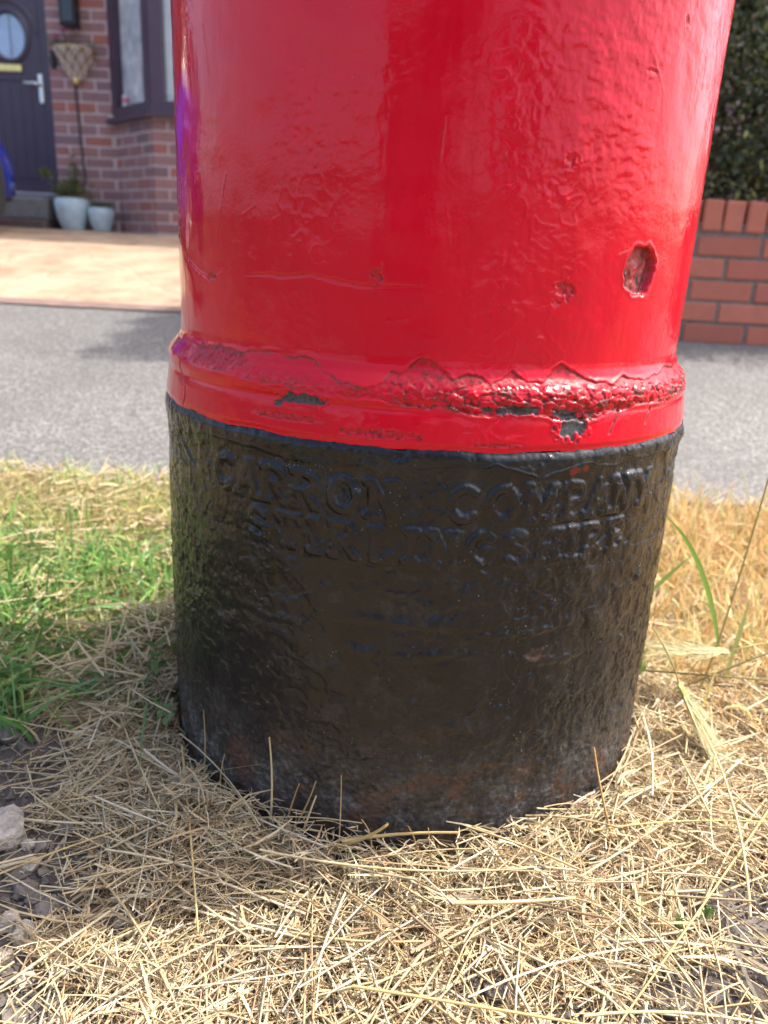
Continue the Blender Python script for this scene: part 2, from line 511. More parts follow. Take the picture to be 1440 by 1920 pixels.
for k in range(-6, 7):
    link('edging_stone', eme, eb, (k * .915 + .3, SH * (k * .915 + .3) - .024, float(gz(.7)) - .073 + .002 * math.sin(k * 3.1)), (0, 0, SH))

SOILP = [(-.290, -.285, .074, .085), (-.355, -.155, .085, .080), (-.235, -.385, .06, .04), (-.40, -.07, .06, .06), (.285, -.255, .060, .075), (.225, -.335, .075, .04), (.070, -.340, .030, .020), (.15, -.36, .04, .025), (-.193, -.305, .022, .020), (-.33, -.23, .05, .05)]
def straw_density(x, y):
    P = np.column_stack([x, y, x * 0])
    nz = fbm(P, 22, 3, 4.0)
    d = np.ones(len(x))
    for (a, b, ra, rb) in SOILP:
        q = np.sqrt(((x - a) / ra) ** 2 + ((y - b) / rb) ** 2) + .45 * nz
        d *= .06 + .94 * sstep(.65, 1.15, q)
    d *= 1 - .55 * sstep(-.2, -.35, x) * sstep(.05, .18, y)     # green corner
    return d
# verge soil, fine near the box
def soil_h(P2):
    P = np.column_stack([P2, np.zeros(len(P2))])
    r = np.hypot(P2[:, 0], P2[:, 1])
    h = gz(P2[:, 1]) + .010 * fbm(P, 7, 3) + .0035 * fbm(P, 45, 3, 5.0)
    h -= .012 * sstep(.45, .24, r) * 0
    return h
nx, ny = 420, 380
tx = np.linspace(-1, 1, nx); X1 = np.sign(tx) * (np.abs(tx) * .62 + np.abs(tx) ** 5 * 3.4)
ty = np.linspace(0, 1, ny); Y1 = -1.53 + ty * (1.53 + .66)
Y1 = np.sort(np.concatenate([np.linspace(-1.53, -.5, 60), np.linspace(-.495, .74, ny - 60)]))
X, Y = np.meshgrid(X1, Y1, indexing='ij')
Yv = np.minimum(Y, edgeY(X) - .03)
P = np.stack([X, Yv, np.zeros_like(X)], -1).reshape(-1, 3)
P[:, 2] = soil_h(P[:, :2])
i = np.arange(nx * ny).reshape(nx, ny)
cv = sstep(.25, .9, straw_density(P[:, 0], P[:, 1]))[:, None] * np.ones(3)
tag(link('verge_soil', fast_mesh('verge_soil', P, np.stack([i[:-1, :-1], i[1:, :-1], i[1:, 1:], i[:-1, 1:]], -1).reshape(-1, 4), M['soil'], True, cv)), kind='structure')

# ------------------------------------------------------------------ the pillar box
NF = 700
THF = np.linspace(R_(-80), R_(80), NF)
THB = np.linspace(R_(80), R_(280), 72)[1:-1]
TH = np.concatenate([THF, THB]); NT_ = len(TH)
PROF = np.array([(-.12, .2352), (.325, .2350), (.336, .2358), (.3425, .2362), (.346, .2356), (.3482, .2344), (.3500, .2346), (.352, .2350), (.366, .2333), (.3705, .2325), (.3730, .2316), (.3755, .2322), (.379, .2326), (.383, .2322), (.387, .2308), (.391, .2276), (.396, .2232), (.401, .2212), (.406, .2206), (.7, .2206), (2.0, .2206)])
def prof(z): return np.interp(z, PROF[:, 0], PROF[:, 1])
def smooth_prof(z):
    return (prof(z - .0008) + prof(z) + prof(z + .0008)) / 3

LET = {}
def arc(cx, cy, rx, ry, a0, a1, n=12):
    return [(cx + rx * math.cos(R_(a0 + (a1 - a0) * k / n)), cy + ry * math.sin(R_(a0 + (a1 - a0) * k / n))) for k in range(n + 1)]
sr = .12
LET['C'] = (.72, [arc(.38, .5, .33, .42, 48, 312, 16)])
LET['G'] = (.78, [arc(.38, .5, .33, .42, 48, 330, 16) + [(.70, .45)], [(.48, .45), (.76, .45)]])
LET['O'] = (.76, [arc(.38, .5, .33, .42, 0, 360, 20)])
LET['A'] = (.76, [[(.05, .06), (.38, .94), (.71, .06)], [(.18, .36), (.58, .36)], [(-.04, .05), (.15, .05)], [(.61, .05), (.80, .05)]])
LET['R'] = (.74, [[(.12, .05), (.12, .94)], [(.0, .94), (.38, .94)] + arc(.38, .72, .24, .22, 90, -90, 8) + [(.12, .50)], [(.36, .50), (.66, .05), (.74, .05)], [(.0, .05), (.25, .05)]])
LET['P'] = (.68, [[(.12, .05), (.12, .94)], [(.0, .94), (.36, .94)] + arc(.36, .70, .26, .24, 90, -90, 8) + [(.12, .46)], [(.0, .05), (.27, .05)]])
LET['N'] = (.78, [[(.12, .05), (.12, .94), (.62, .06), (.62, .94)], [(-.02, .94), (.12, .94)], [(.0, .05), (.24, .05)], [(.50, .94), (.76, .94)]])
LET['M'] = (.92, [[(.12, .05), (.12, .94), (.44, .22), (.76, .94), (.76, .05)], [(.0, .05), (.24, .05)], [(.64, .05), (.88, .05)], [(0, .94), (.12, .94)], [(.76, .94), (.88, .94)]])
LET['Y'] = (.72, [[(.04, .94), (.36, .48), (.68, .94)], [(.36, .48), (.36, .05)], [(.22, .05), (.5, .05)], [(-.04, .94), (.14, .94)], [(.58, .94), (.76, .94)]])
LET['S'] = (.62, [arc(.31, .72, .24, .21, 30, 270, 12) + arc(.31, .28, .26, .22, 90, -150, 12)])
LET['T'] = (.72, [[(.36, .05), (.36, .94)], [(.02, .80), (.02, .94), (.70, .94), (.70, .80)], [(.22, .05), (.5, .05)]])
LET['I'] = (.34, [[(.17, .05), (.17, .94)], [(.03, .05), (.31, .05)], [(.03, .94), (.31, .94)]])
LET['L'] = (.62, [[(.12, .94), (.12, .05), (.58, .05), (.58, .22)], [(0, .94), (.26, .94)]])
LET['H'] = (.80, [[(.14, .05), (.14, .94)], [(.66, .05), (.66, .94)], [(.14, .5), (.66, .5)], [(0, .05), (.28, .05)], [(0, .94), (.28, .94)], [(.52, .05), (.8, .05)], [(.52, .94), (.8, .94)]])
LET['E'] = (.66, [[(.12, .05), (.12, .94)], [(0, .94), (.58, .94), (.58, .80)], [(.12, .5), (.44, .5)], [(0, .05), (.60, .05), (.60, .22)]])
LINE1 = [('C', -37.5), ('A', -31.5), ('R', -25.6), ('R', -19.2), ('O', -12.2), ('N', -5.4), ('C', 8.2), ('O', 14.9), ('M', 21.9), ('P', 28.6), ('A', 34.2), ('N', 40.3), ('Y', 46.8)]
LINE2 = [('S', -28.8), ('T', -22.4), ('I', -17.2), ('R', -11.8), ('L', -5.2), ('I', -.2), ('N', 5.4), ('G', 12.0), ('S', 18.2), ('H', 24.2), ('I', 29.2), ('R', 34.0), ('E', 40.4)]

def letters_field(th, z):
    """distance (m) to the nearest letter stroke"""
    D = np.full(len(th), 1.0, np.float32)
    for line, zc, hh in ((LINE1, .3115, .027), (LINE2, .2785, .0255)):
        for ch, ang in line:
            wd, strokes = LET[ch]
            s = (th - R_(ang)) * .235
            m = np.where((np.abs(s) < .022) & (np.abs(z - zc) < .024))[0]
            if not len(m): continue
            sx = s[m] / hh + wd / 2; sz = (z[m] - zc) / hh + .5
            best = np.full(len(m), 9.0)
            for st in strokes:
                for a, b in zip(st[:-1], st[1:]):
                    ax, ay = a; bx, by = b
                    dx, dy = bx - ax, by - ay
                    L2 = dx * dx + dy * dy + 1e-9
                    t = np.clip(((sx - ax) * dx + (sz - ay) * dy) / L2, 0, 1)
                    best = np.minimum(best, np.hypot(sx - ax - t * dx, sz - ay - t * dy))
            D[m] = np.minimum(D[m], best * hh)
    return D

def blob(th, z, a, zc, da, dz, nz, amp=.35):
    """irregular patch: >0 inside"""
    return 1 - np.sqrt(((th - R_(a)) / R_(da)) ** 2 + ((z - zc) / dz) ** 2) + amp * nz

FL = np.array([(-80, .3965), (-60, .3965), (-51, .3965), (-45, .398), (-36, .399), (-27.7, .4005), (-22, .4015), (-19.5, .399), (-17.5, .395), (-14, .389), (-9, .386), (-7.0, .391), (-5.5, .399), (-3.5, .397), (-.5, .4065), (2.0, .404), (3.4, .397), (5.0, .3925), (7.5, .397), (9.9, .3965), (11.5, .3925), (13.5, .396), (15.5, .4005), (18, .3945), (20.9, .3915), (23, .399), (24.8, .405), (27, .4015), (30, .396), (33, .3955), (36, .393), (40, .3955), (44.8, .3930), (50, .393), (56, .398), (80, .397)])

def relief(th, z, part):
    n = len(th)
    P = np.column_stack([.235 * np.cos(th), .235 * np.sin(th), z]).astype(np.float32)
    front = (np.cos(th) > .1)
    rust = np.zeros(n, np.float32); bare = rust.copy(); dirt = rust.copy()
    d = np.zeros(n, np.float32)
    if part in ('shaft', 'collar'):
        # brushed, many times repainted gloss
        d += .00050 * fbm(P, 26, 2, 1.0)
        damp = sstep(.40, .56, z) * sstep(R_(-8), R_(25), th) * .8 + .55
        patch = .35 + .95 * sstep(-.15, .35, fbm(P, 11, 2, 111.))
        damp = damp * patch
        d += .00019 * damp * fbm(P * np.array([1, 1, 1.25]), 95, 2, 9.0)
        d += .00006 * damp * fbm(P, 330, 2, 19.0)
        d += .00007 * fbm(P * np.array([1, 1, .25]), 160, 2, 23.0)
        rid = 1 - np.abs(fbm(P, 60, 2, 41.0)); d += .00022 * sstep(.86, 1.0, rid) * sstep(.1, .5, fbm(P, 9, 2, 77.))
        nz = fbm(P, 170, 3, 3.0)
        # flaked band round the moulding
        up = np.interp(np.degrees(th), FL[:, 0], FL[:, 1]).astype(np.float32)
        up += .0016 * fbm(P * np.array([1, 1, .2]), 90, 3, 13.0) + .0022 * fbm(P * np.array([1, 1, .1]), 28, 2, 143.0)
        lowb = np.interp(np.degrees(th), [-80, -45, -30, -19, -10, -6, -2, 4, 10, 18, 22, 27, 33, 38, 44, 50, 80], [.386, .384, .382, .3795, .379, .3765, .3765, .3745, .3725, .3745, .370, .3675, .3705, .3735, .3765, .374, .380]).astype(np.float32)
        lowb += .0022 * fbm(P * np.array([1, 1, .2]), 70, 3, 29.0)
        s_in = np.minimum(up - z, z - lowb)
        inside = sstep(-.0002, .0006, s_in)
        lip = np.exp(-((s_in + .0010) / .0011) ** 2) * sstep(-.4, .5, fbm(P, 50, 2, 8.))
        cr = fbm(P * np.array([1, 1, 1.5]), 150, 4, 51.0, .6)
        uu = th * .235; wx = .0016 * fbm(P, 140, 2, 101.); wz = .0016 * fbm(P, 140, 2, 131.)
        f1, f2, rid, ox, oy = cell2((uu + wx) / .0085, (z + wz) / .0046)
        g1, g2, gid, gx, gy = cell2((uu + wz) / .0042 + 40, (z + wx) / .0026 + 9)
        soft = np.interp(np.degrees(th), [-60, -38, -30, -12, -4, 60], [.12, .2, .35, .40, 1, 1])
        crust = inside * sstep(.3930, .3885, z + .0018 * fbm(P, 60, 2, 15.)) * soft
        gap = sstep(.16, .03, f2 - f1) * sstep(-.35, .25, fbm(P, 70, 2, 18.) + .2)
        gap2 = sstep(.14, .03, g2 - g1) * sstep(.0, .4, fbm(P, 55, 2, 118.))
        d += (.0008 * lip - .0011 * inside + .00035 * inside * cr) * np.interp(np.degrees(th), [-60, -40, -20, -8, 80], [.22, .28, .45, 1, 1])
        d += crust * (.0016 * (rid - .45) + .0011 * ((rid * 7 % 1) - .5) * ox * 2 + .0013 * ((rid * 13 % 1) - .2) * oy * 2 - .0009 * gap + .0005 * (gid - .5) - .0005 * gap2)
        thin = inside * (1 - crust)
        edge_dark = inside * sstep(.0024, .0006, up - z) * sstep(-.35, .2, fbm(P, 80, 2, 5.))
        edge_dark = np.maximum(edge_dark, inside * sstep(.0014, .0003, z - lowb) * sstep(-.1, .35, fbm(P, 60, 2, 6.)))
        dirt = np.maximum(dirt, .95 * edge_dark)
        dirt = np.maximum(dirt, crust * np.maximum(gap * .9, gap2 * .7))
        dirt = np.maximum(dirt, crust * .8 * (rid > .86))
        lft = np.interp(np.degrees(th), [-60, -16, -6, 80], [.10, .15, 1, 1])
        rust = np.maximum(rust, lft * thin * (.40 + .45 * sstep(0, .4, cr)))
        rust = np.maximum(rust, crust * (.15 + .6 * sstep(.1, .5, cr + gid * .4 - .2)))
        # bare and scabby patches
        for a, zc, da, dz, dep in ((-20.5, .3742, 4.2, .0042, .0009), (26.4, .3645, 3.0, .0090, .0013), (15.8, .3758, 5.2, .0030, .0010), (-25, .3690, 1.0, .0022, .0006), (25.2, .3735, 2.4, .0028, .0004)):
            q = blob(th, z, a, zc, da, dz, nz, .55)
            k = sstep(.0, .12, q); d += -dep * k + .0006 * np.exp(-((q + .1) / .12) ** 2); bare = np.maximum(bare, k)
        for a, zc, da, dz, dep in ((-6.5, .3565, 7, .0036, .0006), (-24, .3610, 8.0, .0028, .0004), (13.0, .3530, 5, .0016, .0004), (-44, .392, 10, .008, .0006)):
            q = blob(th, z, a, zc, da, dz, nz, .6)
            k = sstep(.0, .2, q); d += k * (-dep + .0010 * nz); rust = np.maximum(rust, k * .8)
        # cracks
        for pts in (((-57, .392), (-55.5, .386), (-56.2, .378), (-54.8, .370), (-54.2, .366)), ((-52.5, .364), (-52.2, .357), (-52.8, .351)), ((38.5, .384), (37.5, .374), (36.0, .366), (35.0, .358)), ((47, .379), (46.5, .371), (45.0, .362))):
            for a, b in zip(pts[:-1], pts[1:]):
                ax, az = R_(a[0]) * .235, a[1]; bx, bz = R_(b[0]) * .235, b[1]
                ux, uz = bx - ax, bz - az
                t = np.clip(((th * .235 - ax) * ux + (z - az) * uz) / (ux * ux + uz * uz), 0, 1)
                q = np.hypot(th * .235 - ax - t * ux, z - az - t * uz) + .0005 * nz
                k = sstep(.0012, .0003, q); d -= .0012 * k; dirt = np.maximum(dirt, k * .9)
    if part == 'shaft':
        # large chip through the paint
        n2 = fbm(P, 55, 3, 60.)
        q = blob(th, z, 41.4, .4683, 4.7, .0172, n2, .22)
        k = sstep(0, .10, q)
        d += -.0042 * k + k * (.0009 * fbm(P, 150, 3, 30.) + .0012 * np.sin(th * 30)) + .0003 * np.exp(-((q + .06) / .05) ** 2)
        dirt = np.maximum(dirt, k * (.45 + .5 * sstep(-.1, .3, fbm(P, 70, 3, 61.))))
        rust = np.maximum(rust, k * .8)
        rust = np.maximum(rust, .35 * np.exp(-((q + .03) / .035) ** 2) * (z < .462))
        for a, zc, da, dz, dep in ((-9.0, .4570, 1.35, .0044, .0012), (24.0, .4535, 1.5, .0055, .0013), (22.6, .4452, 1.0, .0018, .0006), (-46.6, .4480, 1.5, .0028, .0008), (22.2, .5300, 1.3, .0048, .0006), (44, .62, .9, .004, .0006), (37, .588, 1.2, .0020, .0005)):
            q = blob(th, z, a, zc, da, dz, nz, 1.0)
            k = sstep(0, .25, q)
            d += -dep * k + .00025 * np.exp(-((q + .15) / .15) ** 2) + k * .0009 * nz
            rust = np.maximum(rust, k * (.75 if dep > .0007 else .3))
        # wrinkled, lifted paint
        for a, zc, da, dz, am in ((20.5, .5120, 4.0, .012, .0011), (22.0, .5290, 3.0, .008, .0010), (12, .46, 6, .03, .0004), (15.0, .44, 4, .012, .0006), (20, .60, 14, .05, .00025), (35, .54, 10, .06, .0003), (-6, .57, 6, .04, .0003), (-24, .55, 9, .05, .00025), (20, .424, 2.2, .005, .0006)):
            q = sstep(0, .7, blob(th, z, a, zc, da, dz, nz, .1))
            d += am * q * (1.1 * np.abs(fbm(P * np.array([1, 1, 1.7]), 75, 2, 66.)) ** .8 - .2)
        # crack running across the lower shaft
        zc = np.interp(np.degrees(th), [-38, -30, -26, -21, -17, -11, -4, 3], [.451, .4535, .4525, .4555, .453, .4500, .4515, .4505]) + .0006 * fbm(P, 60, 3, 19.)
        k = np.exp(-((z - zc) / .0011) ** 2) * sstep(R_(-38), R_(-28), th) * sstep(R_(2), R_(-8), th)
        d -= .0005 * k
        d -= .0006 * np.exp(-((z - (np.interp(np.degrees(th), [-60, -52, -47, -42], [.462, .451, .4475, .455]) + .0008 * nz)) / .0012) ** 2) * sstep(R_(-60), R_(-54), th) * sstep(R_(-41), R_(-46), th)
        rust = np.maximum(rust, .35 * k * sstep(-.2, .4, nz))
        # hairline scratches
        rs = np.random.default_rng(77)
        for q_ in range(26):
            a0, z0 = rs.uniform(-50, 58), rs.uniform(.415, .66); da, dz_ = rs.normal(0, 3.2), rs.uniform(-.034, .034)
            if q_ == 0: a0, z0, da, dz_ = -44.5, .470, 3.6, .048
            ux, uz = R_(da) * .22, dz_
            m = np.where((np.abs(th - R_(a0 + da / 2)) < abs(R_(da)) / 2 + .02) & (np.abs(z - z0 - dz_ / 2) < abs(dz_) / 2 + .003))[0]
            if not len(m): continue
            sx = (th[m] - R_(a0)) * .22; sz = z[m] - z0
            t = np.clip((sx * ux + sz * uz) / (ux * ux + uz * uz), 0, 1)
            q = np.hypot(sx - t * ux, sz - t * uz) + .0004 * nz[m]
            k_ = sstep(.0008, .0002, q) * (1.0 if q_ == 0 else rs.uniform(.3, .8))
            d[m] += .00030 * k_; bare[m] = np.maximum(bare[m], .22 * k_)
    if part == 'plinth':
        d += .00105 * fbm(P, 24, 3, 2.0)
        rough = .45 + .75 * sstep(-.25, .35, fbm(P, 12, 2, 33.))
        d += .00085 * rough * fbm(P * np.array([1, 1, .8]), 95, 4, 7.0, .65)
        # thick layers of paint breaking in steps
        l1 = fbm(P * np.array([1, 1, 1.4]), 20, 4, 81.0, .55)
        k1 = sstep(.02, .05, l1) * sstep(.33, .25, z) ; d += .0006 * k1
        l2 = fbm(P * np.array([1, 1, 1.1]), 34, 4, 21.0, .55)
        k2 = sstep(.14, .17, l2); d -= .0006 * k2
        e1 = np.exp(-((l1 - .055) / .018) ** 2); d += .0005 * e1 * sstep(-.2, .4, fbm(P, 60, 2, 3.))
        # letters under the paint
        D = letters_field(th + .010 * fbm(P, 30, 2, 4.) * .25, z + .0008 * fbm(P, 60, 2, 14.))
        fade = np.interp(np.degrees(th), [-60, -40, -31, -28, -10, 0, 8, 60], [1, 1, .55, .9, .9, .7, 1.0, 1.0]).astype(np.float32)
        fade *= (.70 + .5 * np.clip(fbm(P, 30, 2, 44.), -.6, .6))
        d += .0028 * fade * sstep(.0048, .0016, D)
        # torn paint edge under the red
        zt = np.interp(np.degrees(th), [-80, -46, -38, -30, -22, -12, 0, 8, 13, 17, 21, 25, 30, 36, 44, 80], [.300, .334, .336, .335, .331, .333, .333, .336, .3395, .334, .329, .334, .338, .334, .336, .336]) + .0016 * fbm(P * np.array([1, 1, .2]), 60, 3, 55.)
        torn = sstep(-.0004, .0008, z - zt)
        am = np.interp(np.degrees(th), [-80, -45, -30, 0, 8, 14, 22, 30, 45, 80], [.0002, .0003, .0006, .0004, .0008, .0015, .0016, .0010, .0006, .0003])
        d += am * torn * sstep(.348, .343, z) + .8 * am * np.exp(-((z - zt - .0006) / .0010) ** 2)
        # vertical drip ridges on the sides
        dr = fbm(np.column_stack([P[:, 0] * 90, P[:, 1] * 90, P[:, 2] * 14]), 1, 3, 12.)
        sd = sstep(R_(36), R_(56), np.abs(th)); d += sd * .00055 * dr
        # horizontal sags
        for zc, a, wd, am in ((.222, -2, 12, .0010), (.196, 2, 14, .0012), (.205, -26, 9, .0009), (.214, 24, 12, .0009), (.185, 30, 8, .0010), (.236, 5, 9, .0008)):
            zz = z - zc - .006 * fbm(P * np.array([1, 1, .1]), 14, 3, zc * 100)
            win = np.exp(-((np.degrees(th) - a) / wd) ** 2)
            d += am * win * np.exp(-(zz / .0035) ** 2) - .6 * am * win * np.exp(-((zz + .006) / .003) ** 2)
        # long crack from the shoulder at the left
        pts = ((-55, .338), (-54.4, .330), (-54.8, .324), (-52.5, .316), (-50.0, .309), (-48.5, .306))
        nz = fbm(P, 170, 2, 3.0)
        for a, b in zip(pts[:-1], pts[1:]):
            ax, az = R_(a[0]) * .235, a[1]; bx, bz = R_(b[0]) * .235, b[1]
            ux, uz = bx - ax, bz - az
            t = np.clip(((th * .235 - ax) * ux + (z - az) * uz) / (ux * ux + uz * uz), 0, 1)
            q = np.hypot(th * .235 - ax - t * ux, z - az - t * uz) + .0006 * nz
            d -= .0014 * sstep(.0014, .0004, q)
        low = sstep(.16, .05, z)
        rust = low * sstep(.15, .5, fbm(P * np.array([1, 1, 1.8]), 26, 4, 40., .6)) * .7
        for a, zc, da, dz in ((9, .088, 9, .005), (17, .097, 5, .0025), (4, .080, 5, .006), (-34, .06, 5, .03), (24.5, .19, 2.2, .006)):
            rust = np.maximum(rust, .8 * sstep(0, .5, blob(th, z, a, zc, da, dz, nz, .6)))
        dirt = sstep(.145, .02, z) * (.40 + .6 * sstep(-.2, .4, fbm(P, 30, 4, 62., .6))) + .10 * sstep(.25, .6, fbm(P, 40, 4, 90., .6))
        d += low * .0005 * fbm(P, 260, 3, 28.)
        for a, zc, da, dz in ((27.8, .3335, 1.6, .0028), (30.2, .3338, .6, .0020)):
            bare = np.maximum(bare, .55 * sstep(0, .4, blob(th, z, a, zc, da, dz, nz, 1.2)))
    d *= front * 1.0 + (~front) * .5
    return d, np.column_stack([rust, bare, np.clip(dirt, 0, 1)])

def pillar_part(name, zs, part, mat, parent):
    Z, T = np.meshgrid(zs, TH, indexing='ij')
    th = T.ravel(); z = Z.ravel().copy()
    th = np.where(th > math.pi, th - 2 * math.pi, th)
    rel, wear = relief(th, z, part)
    r = smooth_prof(z) + rel
    # the join between the red and the black wanders a little
    wob = .0016 * fbm(np.column_stack([np.cos(th), np.sin(th), th * 0]), 7, 4, 2.) + .0005 * fbm(np.column_stack([np.cos(th), np.sin(th), th * 0]), 45, 2, 6.)
    z = z + wob * np.exp(-((z - .348) / .006) ** 2)
    V = np.column_stack([r * np.sin(th), -r * np.cos(th), z])
    i = np.arange(len(zs) * NT_).reshape(len(zs), NT_)
    j = np.roll(i, -1, 1)
    Q = np.stack([i[:-1], j[:-1], j[1:], i[1:]], -1).reshape(-1, 4)
    me = fast_mesh(name, V, Q, mat, True, extra=wear)
    return link(name, me, parent)

pb = empty('pillar_box', (0, 0, 0), 'red cast iron pillar box with a flaking moulding and black lettered base', 'pillar box')
z_pl = np.concatenate([np.linspace(-.10, .0, 8)[:-1], np.arange(0, .348, .00092), [.348]])
z_co = np.concatenate([np.arange(.348, .4085, .00075), [.409]])
z_sh = np.concatenate([np.arange(.409, .68, .00092), np.linspace(.681, 1.30, 40)])
tag(pillar_part('plinth', z_pl, 'plinth', M['black'], pb), 'black painted base with raised cast lettering')
tag(pillar_part('collar', z_co, 'collar', M['red'], pb), 'red moulding ring with peeling paint')
tag(pillar_part('shaft', z_sh, 'shaft', M['red'], pb), 'glossy red body with chips and wrinkled paint')
wearless = MB().lathe([(.2206, 1.30), (.236, 1.305), (.240, 1.325), (.232, 1.345), (.250, 1.36), (.258, 1.385), (.250, 1.40), (.238, 1.42), (.20, 1.455), (.13, 1.485), (.06, 1.498), (.001, 1.50)], n=72)
wearless.obj('cap', simple('red_cap_paint', (.58, .004, .022), .25), pb, smooth=True)

# ------------------------------------------------------------------ brick walls
bvar = {}
def brick_mesh(key, dims, mat):
    if (key, dims) not in bvar:
        bvar[(key, dims)] = MB().box((0, 0, 0), dims, .004).mesh('brick', mat)
    return bvar[(key, dims)]
def lay(parent, p0, dirv, length, z0, ncourse, mat, key, depth=.10, cut0=0.0, faceoff=0.0, start=0):
    """stretcher courses along a line; p0 is the outer face line start, normal is to the right of dirv (towards the street)"""
    dx, dy = dirv; nx_, ny_ = dy, -dx
    rz = math.atan2(dy, dx)
    pl = parent.location
    for c in range(ncourse):
        s = -(.1125 if (c + start) % 2 else 0) - cut0
        while s < length - .01:
            a = max(s, 0); b = min(s + .213, length)
            L = round(b - a, 3)
            s += .226
            if L < .03: continue
            me = brick_mesh(key, (L, depth, .063 if key == 'h' else .065), mat)
            m_ = (a + b) / 2
            off = -depth / 2 + faceoff + random.uniform(-.002, .002)
            x = p0[0] + dx * m_ + nx_ * off; y = p0[1] + dy * m_ + ny_ * off
            link('brick', me, parent, (x - pl[0], y - pl[1], z0 + c * .075 + .0375 - pl[2]), (random.uniform(-.008, .008), random.uniform(-.004, .004), rz + random.uniform(-.006, .006)))

# right garden wall
WY, WZ, WX0, WX1 = 2.17, .216, -.20, 3.0
gw = empty('garden_wall', (WX0, WY, WZ), 'low orange red brick garden wall with a brick on edge coping below the hedge', 'wall')
lay(gw, (WX0, WY), (1, 0), WX1 - WX0, WZ - .075, 6, M['wbrick'], 'w', .1, start=1)
lay(gw, (WX1, WY + .215), (-1, 0), WX1 - WX0, WZ - .075, 6, M['wbrick'], 'w', .1)
MB().box(((WX1 - WX0) / 2, .1075, .165), (WX1 - WX0 - .012, .203, .50)).obj('mortar', M['mortar2'], gw)
cb = MB().box((0, 0, 0), (.065, .225, .1025), .005).mesh('coping_brick', M['wbrick'])
k = 0
while WX0 + .0375 + k * .075 < WX1:
    link('coping_brick', cb, gw, (.0375 + k * .075, .1075 + random.uniform(-.002, .002), .375 + .01 + .0512), (random.uniform(-.01, .01), random.uniform(-.012, .012), random.uniform(-.008, .008)))
    k += 1

# house
HY = 5.50; HZ = .53
hs = empty('brick_house', (-2.4, HY, HZ), 'mauve brick house with an aubergine door and angled bay window', 'house')
hl = Vector(hs.location)
NC = 24
lay(hs, (-2.885, HY), (1, 0), .465, HZ, NC, M['hbrick'], 'h', .1)
BX, BY = -1.985, 5.065                      # outer corner of the bay
dl = math.hypot(BX + 2.42, BY - HY); dv = ((BX + 2.42) / dl, (BY - HY) / dl)
lay(hs, (-2.42, HY), dv, dl, HZ, 10, M['hbrick'], 'h', .1, start=1)
lay(hs, (BX, BY), (1, 0), 1.45, HZ, 10, M['hbrick'], 'h', .1)
lay(hs, (BX + 1.45, BY), (.43 / .611, .435 / .611), .611, HZ, 10, M['hbrick'], 'h', .1, start=1)
def hbox(name, c, d, mat, parent=hs, bev=0.0, **kw):
    return MB().box((0, 0, 0), d, bev).obj(name, mat, parent, (c[0] - hl[0], c[1] - hl[1], c[2] - hl[2]), **kw)
# mortar backing, 8 mm behind the brick faces
hbox('mortar', (-2.652, HY + .1035, HZ + NC * .0375), (.468, .20, NC * .075), M['mortar'])
mb = MB().prism([(-2.42 + .002, HY + .003), (BX + .0015, BY + .0035), (BX + 1.45, BY + .0035), (BX + 1.45 + .43, HY + .012)], HZ - .03, HZ + .755)
mb.obj('bay_mortar', M['mortar'], hs, (-hl[0], -hl[1], -hl[2]))
# upper storey and flank, out of the picture
hbox('upper_wall', (-1.0, HY + .14, HZ + 3.5), (9.0, .28, 3.3), M['brickwork'])
hbox('side_wall', (-4.6, HY + .14, HZ + .92), (1.45, .26, 1.85), M['brickwork'])
hbox('side_wall', (1.66, HY + .14, HZ + .92), (3.50, .26, 1.85), M['brickwork'])
rf = MB().add([(-5.8, HY - .35, HZ + 5.05), (3.8, HY - .35, HZ + 5.05), (3.8, HY + 3.5, HZ + 7.3), (-5.8, HY + 3.5, HZ + 7.3), (-5.8, HY + 7.3, HZ + 5.05), (3.8, HY + 7.3, HZ + 5.05)], [(0, 1, 2, 3), (3, 2, 5, 4), (0, 3, 4), (1, 5, 2)])
rf.obj('roof', M['roof'], hs, (-hl[0], -hl[1], -hl[2]))
hbox('back_wall', (-1.0, HY + 6.9, HZ + 2.5), (9.0, .2, 5.0), M['mortar'])
hbox('gable_wall', (-5.4, HY + 3.5, HZ + 2.5), (.2, 6.8, 5.0), M['mortar'])
hbox('gable_wall', (3.4, HY + 3.5, HZ + 2.5), (.2, 6.8, 5.0), M['mortar'])
hbox('room_floor', (-1.0, HY + 3.5, HZ + .1), (8.5, 6.4, .1), M['brownstep'])
hbox('ceiling', (-1.0, HY + 3.5, HZ + 1.95), (8.5, 6.4, .1), M['render'])
# pale mortar fillet where the bay cill meets the wall
MB().box((0, 0, 0), (.05, .03, .022), .008).obj('mortar_fillet', M['mortar'], hs, (-2.435 - hl[0], HY - .012 - hl[1], 1.335 - hl[2]))

# bay window
bw = hbox('bay_window', (-1.26, 5.3, 1.32), (.001, .001, .001), M['upvc'])
def bpart(name, mbuf, mat, parent=bw, smooth=False):
    o = mbuf.obj(name, mat, parent, smooth=smooth)
    o.matrix_parent_inverse = Matrix.Translation((1.26, -5.3, -1.32)) if parent is bw else Matrix.Identity(4)
    return o
def off_line(d):     # polyline of the bay pushed outwards by d
    n1 = Vector((dv[1], -dv[0]));
    a = Vector((-2.42, HY)) + n1 * d
    # intersection with front face line y = BY - d
    t = (BY - d - a.y) / dv[1]
    b = Vector((a.x + dv[0] * t, BY - d))
    a2 = a - Vector(dv) * .02
    c = Vector((BX + 1.45 - (b.x - BX), BY - d)); e = Vector((BX + 1.45 + .43, HY))
    return [a2, b, c, e]
def band(z0, z1, dout, din):
    o = off_line(dout); i_ = off_line(din)
    m = MB()
    for k in range(3):
        poly = [o[k], o[k + 1], i_[k + 1], i_[k]]
        m.prism([(p.x, p.y) for p in poly], z0, z1)
    return m
